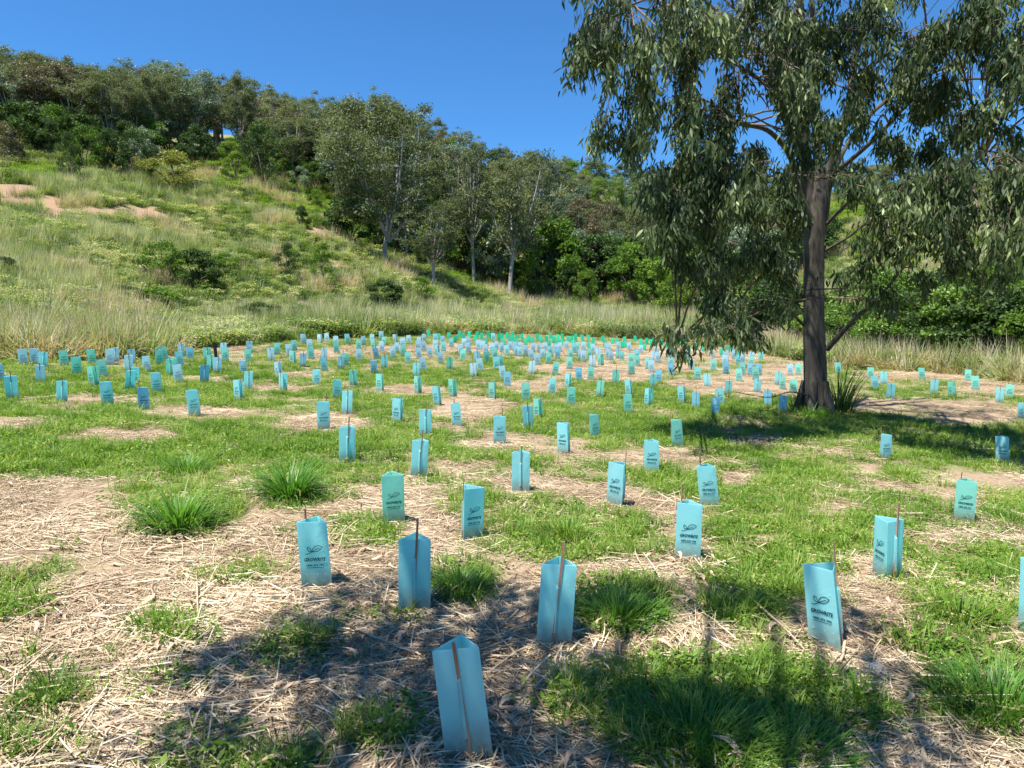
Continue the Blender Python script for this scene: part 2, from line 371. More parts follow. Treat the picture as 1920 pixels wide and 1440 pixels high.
# ------------------------------------------------------------------ ground and hillside, one continuous sheet in two pieces
def terrain():
    nA = 640; az = np.concatenate([np.linspace(-1.0, 1.0, 440, endpoint=False), np.linspace(1.0, 2*math.pi-1.0, nA-440, endpoint=False)])
    ds = np.concatenate([np.geomspace(.5, 60, 190), np.geomspace(61, 1200, 90)])
    A, Dd = np.meshgrid(az, ds); X = Dd*np.sin(A); Y = Dd*np.cos(A)
    Z = zt(X, Y)+(fbm(X, Y, .35, 21, 3)-.5)*.05+(fbm(X, Y, .9, 25, 2)-.5)*.05
    V = np.stack([X, Y, Z], -1).reshape(-1, 3); V = np.vstack([V, [[0, 0, 0]]])
    i = np.arange(len(ds)-1)[:, None]*nA; j = np.arange(nA)[None]; k = (j+1) % nA
    Q = np.stack([i+j, i+k, i+nA+k, i+nA+j], -1)
    an = np.where(A > math.pi, A-2*math.pi, A)
    inner = (Dd[:-1] < d_edge(np.clip(an[:-1], -1.2, 1.2))+2.0) | (np.abs(an[:-1]) > 1.6)&(Dd[:-1] < 30)
    inner |= Dd[:-1] < 12
    gr = green_mask(V[:, 0], V[:, 1]); di = dirt_mask(V[:, 0], V[:, 1])
    for nm, msk, mt in (('ground', inner, M['field']), ('hillside', ~inner, M['hill'])):
        mb = MB(); mb.add(V, Q[msk][:, ::-1])
        if nm == 'ground': mb.add(np.zeros((0, 3)), np.stack([j[0], k[0], np.full(nA, len(V)-1)], -1)-mb.n)
        used = np.zeros(len(V), bool)
        for f, _, _ in mb.F: used[f.ravel()] = True
        remap = np.cumsum(used)-1
        mb.V = [V[used]]; mb.F = [(remap[f], a, b) for f, a, b in mb.F]
        me = mb.mesh(nm, [mt], True)
        for an_, arr in (('green', gr), ('dirt', di)):
            at = me.attributes.new(an_, 'FLOAT', 'POINT'); at.data.foreach_set('value', arr[used].astype(np.float32))
        o = link(nm, me); o['kind'] = 'structure'
terrain()

# ------------------------------------------------------------------ scattered ground cover (stuff)
def scatter(name, P, rot, scl, idx, protos, label):
    n = len(P); me = bpy.data.meshes.new(name); me.vertices.add(n); me.vertices.foreach_set('co', np.asarray(P, float).ravel())
    for nm, ty, key, arr in (('rot', 'FLOAT_VECTOR', 'vector', rot), ('scl', 'FLOAT_VECTOR', 'vector', scl), ('idx', 'INT', 'value', idx)):
        at = me.attributes.new(nm, ty, 'POINT'); at.data.foreach_set(key, np.asarray(arr).astype(np.int32 if ty == 'INT' else np.float32).ravel())
    me.update()
    c = bpy.data.collections.new(name+'_sources')
    for i, m in enumerate(protos): c.objects.link(bpy.data.objects.new('%s_source_%02d' % (name, i), m))
    o = link(name, me); tag(o, label, None, None, 'stuff')
    ng = bpy.data.node_groups.new(name, 'GeometryNodeTree')
    ng.interface.new_socket('Geometry', in_out='INPUT', socket_type='NodeSocketGeometry'); ng.interface.new_socket('Geometry', in_out='OUTPUT', socket_type='NodeSocketGeometry')
    gi = ng.nodes.new('NodeGroupInput'); go = ng.nodes.new('NodeGroupOutput'); ip = ng.nodes.new('GeometryNodeInstanceOnPoints')
    ci = ng.nodes.new('GeometryNodeCollectionInfo'); ci.inputs[0].default_value = c; ci.inputs[1].default_value = True; ci.inputs[2].default_value = True
    ip.inputs['Pick Instance'].default_value = True; L = ng.links.new
    def na(nm, ty):
        a = ng.nodes.new('GeometryNodeInputNamedAttribute'); a.data_type = ty; a.inputs[0].default_value = nm; return a.outputs[0]
    L(gi.outputs[0], ip.inputs['Points']); L(ci.outputs[0], ip.inputs['Instance']); L(na('idx', 'INT'), ip.inputs['Instance Index'])
    er = ng.nodes.new('FunctionNodeEulerToRotation'); L(na('rot', 'FLOAT_VECTOR'), er.inputs[0]); L(er.outputs[0], ip.inputs['Rotation'])
    L(na('scl', 'FLOAT_VECTOR'), ip.inputs['Scale']); L(ip.outputs[0], go.inputs[0])
    md = o.modifiers.new('scatter', 'NODES'); md.node_group = ng
    return o
def R(n, a=0., b=1.): return a+(b-a)*rng.random(n)
def tuft(n, L0, L1, W, spread, lean0, lean1, m, curve=.9, seg=3, nm='tuft'):
    mb = MB(); a = R(n, 0, 6.283); r = spread*np.sqrt(R(n)); C = np.stack([r*np.cos(a), r*np.sin(a), np.full(n, -.01)], -1)
    blades(mb, C, a+R(n, -.9, .9), R(n, lean0, lean1), R(n, L0, L1), W*R(n, .6, 1.2), R(n), seg, curve); return mb.mesh(nm, [m])
def weed(n, size, spread, h, m):
    mb = MB(); a = R(n, 0, 6.283); r = spread*np.sqrt(R(n)); C = np.stack([r*np.cos(a), r*np.sin(a), R(n, 0, h)], -1)
    b = R(n, 0, 6.283); ax = np.stack([np.cos(b), np.sin(b), R(n, -.1, .7)], -1); nr = np.stack([R(n, -.4, .4), R(n, -.4, .4), np.ones(n)], -1)
    diamonds(mb, C, ax, nr, size*R(n, .6, 1.2), size*.5*R(n, .7, 1.2), R(n)); return mb.mesh('weed', [m])
def seeded_tuft(n, H, W, spread, m, heads=8, dry=.5, lean=.45):
    """tall grass clump with a few pale seed stalks"""
    mb = MB(); a = R(n, 0, 6.283); r = spread*np.sqrt(R(n)); C = np.stack([r*np.cos(a), r*np.sin(a), np.full(n, -.05)], -1)
    blades(mb, C, a+R(n, -1.2, 1.2), R(n, .02, lean), H*R(n, .45, 1), W*R(n, .6, 1.2), R(n, 0, .9), 3, 1.3)
    a = R(heads, 0, 6.283); r = spread*np.sqrt(R(heads)); C = np.stack([r*np.cos(a), r*np.sin(a), np.zeros(heads)], -1)
    blades(mb, C, a, R(heads, .02, .3), H*R(heads, 1.0, 1.3), np.full(heads, W*.7), R(heads, .9, 1.35)*dry*2, 3, .5)
    return mb.mesh('tall_tuft', [m])
def field_points(n, dmin, dmax, power=1.0, spread=.92):
    """random points in the field inside the view, evenly per square metre for power 1, thinning out with distance above that"""
    u = R(n); d = (dmin**(2-power)+u*(dmax**(2-power)-dmin**(2-power)))**(1/(2-power)) if power != 2 else dmin*(dmax/dmin)**u
    a = R(n, -spread, spread); keep = d < d_edge(a)+.3; d = d[keep]; a = a[keep]; return d*np.sin(a), d*np.cos(a), d
def euler(n, tilt=.12): return np.stack([R(n, -tilt, tilt), R(n, -tilt, tilt), R(n, 0, 6.283)], -1)
def s3(s): return np.stack([s, s, s], -1)
# low green weeds and short grass
lawn = [weed(60, .03, .12, .05, M['lawn']), weed(70, .025, .13, .04, M['lawn']), weed(45, .045, .14, .07, M['lawn']), tuft(30, .05, .13, .006, .09, .1, .9, M['lawn']), tuft(34, .08, .19, .007, .10, .1, .9, M['lawn']), tuft(26, .06, .12, .005, .12, .3, 1.1, M['lawn'])]
def lawn_points(n, d0, d1, pw, size):
    x, y, d = field_points(n, d0, d1, pw); k = green_mask(x, y) > R(len(x), .2, 1.15); x, y, d = x[k], y[k], d[k]
    return np.stack([x, y, zt(x, y)], -1), s3(size*R(len(x), .7, 1.3)*np.interp(d, [0, 10, 25, 60], [1, 1.1, 1.25, 1.2]))
P1, S1 = lawn_points(16500, 1.9, 9, 1.15, .85); P2, S2 = lawn_points(108000, 9, 75, 1.35, 1.0)
P = np.vstack([P1, P2]); S = np.vstack([S1, S2])
scatter('grass', P, euler(len(P)), S, rng.choice(6, len(P), p=[.17, .16, .12, .22, .19, .14]), lawn, 'short bright green weeds and grass between the tree guards')
# straw mulch
def straw_patch(n, rad, L0, L1, W):
    mb = MB(); main = R(n, 0, 3.1416)
    main = np.where(R(n) < .5, R(1)*3.14+R(n, -.4, .4), main)
    for k in range(n):
        a = main[k]; L = L0+(L1-L0)*rng.random()**1.8; c = rad*math.sqrt(rng.random()); b = rng.random()*6.283
        t = np.linspace(-.5, .5, 4); bend = rng.normal(0, .07)
        x = c*math.cos(b)+math.cos(a)*t*L-math.sin(a)*bend*(t*t*4)*L*.5; y = c*math.sin(b)+math.sin(a)*t*L+math.cos(a)*bend*(t*t*4)*L*.5
        z = .004+.022*rng.random()**1.5+t*L*rng.normal(0, .07); w = W*(.5+rng.random())/2
        s = np.stack([-math.sin(a)*w*np.ones(4), math.cos(a)*w*np.ones(4), rng.normal(0, .4)*w*np.ones(4)], -1)
        c_ = np.stack([x, y, z], -1); V = np.concatenate([c_-s, c_+s]); mb.add(V, [[0, 1, 5, 4], [1, 2, 6, 5], [2, 3, 7, 6]], 0, rng.random()**.8)
    return mb.mesh('straw', [M['straw']])
straws = [straw_patch(260, .3, .03, .2, .003) for _ in range(4)]+[straw_patch(60, .4, .12, .6, .0048) for _ in range(3)]+[straw_patch(240, .25, .02, .09, .0035) for _ in range(2)]
def straw_points(n, d0, d1, pw, size):
    x, y, d = field_points(n, d0, d1, pw); k = (green_mask(x, y) < R(len(x), .15, 1.05)) & (fbm(x, y, .7, 150, 3) > R(len(x), .3, .56)); x, y, d = x[k], y[k], d[k]
    return np.stack([x, y, zt(x, y)-.004], -1), s3(size*R(len(x), .7, 1.2)*np.interp(d, [0, 8, 45], [1, 1.1, 1.8])), d
A1, B1, _ = straw_points(4600, 1.8, 9, 1.1, .95); A2, B2, _ = straw_points(16500, 9, 75, 1.3, 1.0)
P = np.vstack([A1, A2]); S = np.vstack([B1, B2])
ro = euler(len(P), .04); ro[:, 2] = np.where(P[:, 0] < -.6, R(len(P), -.2, .9), ro[:, 2])
scatter('straw', P, ro, S, rng.integers(0, 9, len(P)), straws, 'dry straw mulch and cut grass lying over the soil')
# fallen leaves
def dead_leaf(L, W, c):
    mb = MB(); t = np.linspace(0, 1, 6); w = W*np.sin(np.pi*t**.8)*.5+.0008
    cx = np.stack([t*L, c*L*np.sin(t*3.1), .012*np.sin(t*3.1)+.004], -1); s = np.stack([0*t, w, .25*w], -1); s2 = np.stack([0*t, w, -.35*w], -1)
    V = np.concatenate([cx-s2, cx, cx+s]); f = [[i, i+1, i+7, i+6] for i in range(5)]+[[i+6, i+7, i+13, i+12] for i in range(5)]
    mb.add(V, f, 0, rng.random()); return mb.mesh('dead_leaf', [M['deadleaf']])
dl = [dead_leaf(.13, .026, .15), dead_leaf(.16, .022, .2), dead_leaf(.10, .03, .05), dead_leaf(.18, .03, -.2)]
x, y, d = field_points(1700, 1.8, 9, 1.2); P = np.stack([x, y, zt(x, y)+.025], -1)
scatter('fallen_leaves', P, euler(len(P), .3), s3(R(len(P), .4, .85)), rng.integers(0, 4, len(P)), dl, 'curled dry eucalypt leaves fallen on the straw')

# tall grass over the slopes
tall = [seeded_tuft(80, 1.05, .032, .32, M['tall'], 14, .5, .8), seeded_tuft(80, .85, .03, .34, M['tall'], 18, .55, 1.1), seeded_tuft(80, .6, .036, .38, M['tall'], 6, .3, 1.3), seeded_tuft(90, 1.15, .026, .3, M['tall'], 22, .6, .65), weed(240, .15, .55, .6, M['tall']), tuft(70, .3, .7, .03, .5, .1, 1.0, M['lawn']), weed(220, .13, .6, .3, M['lawn']), weed(260, .13, .65, .5, M['darkleaf']), seeded_tuft(60, 1.2, .03, .5, M['drygrass'], 24, .7, .7)]
def hill_points(n, d0, d1, pw, px0=-320, px1=2400):
    a = azm(R(n, px0, px1)); u = R(n); d = (d0**(2-pw)+u*(d1**(2-pw)-d0**(2-pw)))**(1/(2-pw))
    k = d > d_edge(a)+.4; d = d[k]; a = a[k]; return d*np.sin(a), d*np.cos(a), d
x, y, d = hill_points(60000, 20, 165, 1.25); px, py = proj(np.stack([x, y, zt(x, y)], -1))
k = (dirt_mask(x, y) < R(len(x), .3, .92)) & ((d < 118) | (px > 600)) & ~((px > 640) & (px < 1340) & (d > 100) & (R(len(x)) < .6))
x, y, d, px = x[k], y[k], d[k], px[k]; P = np.stack([x, y, zt(x, y)], -1)
pn = fbm(x, y, 7, 120); idx = np.where(pn > .56, rng.choice([1, 3, 0], len(x)), rng.choice([0, 1, 2, 2, 4, 4, 4, 6], len(x)))
lush = 0*x; py = proj(P)[1]
for (a, b, c, e_) in [(450,320,110,34),(560,375,110,30),(640,400,60,30),(900,520,60,40),(1650,400,130,90),(1720,470,120,50),(80,325,90,12),(1320,600,90,25)]: lush = np.maximum(lush, 1.3-np.sqrt(((px-a)/c)**2+((py-b)/e_)**2))
idx = np.where(lush+(fbm(x, y, 4, 130)-.5) > R(len(x), .2, .6), rng.choice([5, 6], len(x)), idx)
p2 = fbm(x, y, 3.2, 140); idx = np.where((p2 > .66) & (R(len(x)) < .7), 7, idx); idx = np.where((p2 < .31) & (R(len(x)) < .5), 8, idx)
edge = d-d_edge(np.arctan2(x, y))
sz = R(len(x), .7, 1.25)*np.interp(d, [20, 60, 120, 165], [.95, 1.05, 1.4, 1.8])*np.where((px > 560) & (px < 1300) & (edge < 14), 1.25, .9)
scatter('tall_grass', P, euler(len(P), .15), s3(sz), idx, tall, 'tall seeding grass covering the hillside above the planting')
# dry grass at both ends of the field
dry = [seeded_tuft(70, 1.0, .03, .35, M['drygrass'], 12, .7, 1.3), seeded_tuft(70, .75, .035, .5, M['drygrass'], 4, .6, 1.6), seeded_tuft(60, 1.15, .035, .3, M['tall'], 14, .5, .9), seeded_tuft(60, .7, .04, .4, M['tall'], 4, .5, 1.4)]
a1 = azm(np.concatenate([R(1100, -200, 330), R(900, 1560, 2080), R(260, 820, 1330)])); e = R(len(a1), -.6, 1)
dd = d_edge(a1)+e*np.where(np.arange(len(a1)) < 1100, 5.5, np.where(np.arange(len(a1)) < 2000, 6, 2.2))
x, y = dd*np.sin(a1), dd*np.cos(a1); kk = e > -.15; x, y, n_ = x[kk], y[kk], int(kk.sum())
scatter('dry_grass', np.stack([x, y, zt(x, y)], -1), euler(n_, .6), s3(R(n_, .5, 1.35)), rng.choice([0, 1, 1, 2, 3, 3], n_), dry, 'bleached dry grass flopping over the edge of the field')

# ------------------------------------------------------------------ tree guards
def text_mesh(body, size, shear, off):
    cu = bpy.data.curves.new('t', 'FONT'); cu.body = body; cu.size = size; cu.shear = shear; cu.offset = off; cu.align_x = 'CENTER'; cu.resolution_u = 2
    o = bpy.data.objects.new('t', cu); COL.objects.link(o); bpy.context.view_layer.update()
    me = bpy.data.meshes.new_from_object(o.evaluated_get(bpy.context.evaluated_depsgraph_get()))
    V = np.array([v.co[:] for v in me.vertices]); Fs = [list(p.vertices) for p in me.polygons]
    bpy.data.objects.remove(o); bpy.data.curves.remove(cu); bpy.data.meshes.remove(me); return V, Fs
T1, F1 = text_mesh('GROWRITE', .030, .28, .0012); T1[:, 0] *= .136/(T1[:, 0].max()-T1[:, 0].min())
T2, F2 = text_mesh('1800 672 794', .0165, 0, .0007); T2[:, 0] *= .112/(T2[:, 0].max()-T2[:, 0].min())
def ribbon(pts, w):
    pts = np.asarray(pts); t = np.gradient(pts, axis=0); t /= np.linalg.norm(t, axis=1)[:, None]; s = np.stack([-t[:, 1], t[:, 0]], -1)*w/2
    n = len(pts); return np.concatenate([pts-s, pts+s]), [[i, i+1, n+i+1, n+i] for i in range(n-1)]
def logo_parts():
    out = []
    for cx, cy, L, W, ang in ((-.012, .004, .075, .030, .42), (-.016, .006, .036, .017, 2.15)):
        t = np.linspace(0, 1, 12); up = np.stack([t*L, W*.75*np.sin(np.pi*t)**.8], -1); dn = np.stack([t*L, -W*.35*np.sin(np.pi*t)], -1)
        mid = np.stack([t[:9]*L*1.0, .1*W*np.sin(t[:9]*3)], -1); R_ = np.array([[math.cos(ang), -math.sin(ang)], [math.sin(ang), math.cos(ang)]])
        for q in ((up, dn, mid) if L > .05 else (up, dn)): v, f = ribbon(q@R_.T, .0042); out.append((v+[cx, cy], f))
    t = np.linspace(0, 1, 8); v, f = ribbon(np.stack([-.055+t*.045, -.012+.018*t**2], -1), .004); out.append((v, f)); return out
LOGO = logo_parts()
def guard_mesh(variant, mt, detail=True):
    """open triangular sleeve; face 0 carries the print, face 1 (or 2 for the mirrored variant) the stake pocket"""
    mb = MB(); rs = np.random.default_rng(variant+5); rin = GW/(2*math.sqrt(3)); stake_face = 1 if variant % 2 == 0 else 2
    dirs = [math.pi*1.5, math.pi*1.5+2*math.pi/3, math.pi*1.5-2*math.pi/3]        # outward compass of the faces; face 0 looks to -Y
    twist = rs.normal(0, .07); bulge = .006*rs.random(); sl = np.array([rs.normal(0, .018), rs.normal(0, .018)])
    def warp(V):
        V = np.asarray(V, float).copy(); t = V[:, 2]/GH; a = twist*t; x = V[:, 0]*np.cos(a)-V[:, 1]*np.sin(a); y = V[:, 0]*np.sin(a)+V[:, 1]*np.cos(a)
        V[:, 0] = x+sl[0]*t; V[:, 1] = y+sl[1]*t; return V
    def frame(k, u, w, o):
        a = dirs[k]; nx, ny = math.cos(a), math.sin(a); tx, ty = -ny, nx          # u runs along the face, o outward
        u = np.asarray(u, float); o = np.asarray(o, float)
        return warp(np.stack([nx*(rin+o)+tx*u, ny*(rin+o)+ty*u, np.asarray(w, float)+0*u], -1))
    zs = np.array([0, .17, .2, .5, .72, .77, 1.])*GH; us = np.array([-.5, -.075, 0, .075, .5])*GW
    for k in range(3):
        U, Z = np.meshgrid(us, zs); h = bulge*np.cos(np.pi*U/GW)*np.sin(np.pi*Z/GH)
        if k == stake_face: h = h+np.where((abs(U) < .01) & (Z > .18*GH) & (Z < .75*GH), .0145, 0)
        Vo = frame(k, U.ravel(), Z.ravel(), h.ravel()); Vi = frame(k, U.ravel()*.985, Z.ravel(), h.ravel()-.0028)
        n = len(us); q = []
        for i in range(len(zs)-1):
            for j in range(n-1): q.append([i*n+j, i*n+j+1, (i+1)*n+j+1, (i+1)*n+j])
        q = np.array(q); m = len(Vo)
        top = [[(len(zs)-1)*n+j, (len(zs)-1)*n+j+1, m+(len(zs)-1)*n+j+1, m+(len(zs)-1)*n+j] for j in range(n-1)]
        mb.add(np.vstack([Vo, Vi]), np.vstack([q, q[:, ::-1]+m, top]), 0)
    bulge_p = bulge+.0022
    if detail:
        def put(V2, Fs, cz):
            V = frame(0, V2[:, 0], V2[:, 1]+cz, np.full(len(V2), bulge_p)); by = {}
            for f in Fs: by.setdefault(len(f), []).append(f)
            first = True; base = mb.n
            mb.V.append(V); mb.n += len(V)
            for kk, ff in by.items(): mb.F.append((np.array(ff)+base, 1, np.zeros(len(ff))))
        put(T1[:, :2], F1, .435*GH); put(T2[:, :2], F2, .36*GH)
        for v, f in LOGO: put(v, f, .56*GH)
        put(np.array([[-.056, 0], [.056, 0], [.056, .0035], [-.056, .0035]]), [[0, 1, 2, 3]], .335*GH)
        for k in (0, 3-stake_face):
            for uz in (.7, .245):
                for uu in (-.3, .05, .33):
                    c = frame(k, np.array([-.003, .003, .003, -.003])+uu*GW, np.array([-.0022, -.0022, .0022, .0022])+uz*GH, np.full(4, bulge_p)); mb.add(c, [[0, 1, 2, 3]], 2)
    return mb.mesh('guard_sleeve', [mt, M['ink'], M['dot']])
M['dot'] = plain('pale_perforation', (.72,.86,.9), .5)
def stake_mesh(variant, over=.06, lean=0.):
    rs = np.random.default_rng(variant+5); rs.normal(); rs.random(); sl = (rs.normal(0, .018), rs.normal(0, .018))
    k = 1 if variant % 2 == 0 else 2; a = math.pi*1.5+(2*math.pi/3 if k == 1 else -2*math.pi/3); rin = GW/(2*math.sqrt(3))+.0032+.0022
    c = np.array([math.cos(a)*rin, math.sin(a)*rin]); top = GH+over; mb = MB(); z = np.linspace(-.05, top, 6); t = np.clip(z/GH, 0, 1.2)
    tx, ty = -math.sin(a), math.cos(a)
    # passes in front of the face at top and foot and behind the pocket in between
    P = np.stack([c[0]+sl[0]*t+tx*lean*(t-.5), c[1]+sl[1]*t+ty*lean*(t-.5), z], -1)
    hw = .0068; ux = np.array([tx, ty, 0])*hw; ox = np.array([math.cos(a), math.sin(a), 0])*hw*.6
    V = np.concatenate([P-ux-ox, P+ux-ox, P+ux+ox, P-ux+ox]).reshape(4, 6, 3).transpose(1, 0, 2).reshape(-1, 3)
    q = [[i*4+j, i*4+(j+1) % 4, i*4+4+(j+1) % 4, i*4+4+j] for i in range(5) for j in range(4)]+[[20, 21, 22, 23]]
    mb.add(V, q); return mb.mesh('stake', [M['stake']])
GM = {}
def guard_data(var, colr):
    if (var, colr) not in GM:
        GM[(var, colr)] = guard_mesh(var, M['g'+colr], colr != 'g')
    return GM[(var, colr)]
SM = {(v, k): stake_mesh(v, ov, ln) for v in range(6) for k, (ov, ln) in enumerate(((.07, 0.), (.13, .02), (.03, -.015)))}
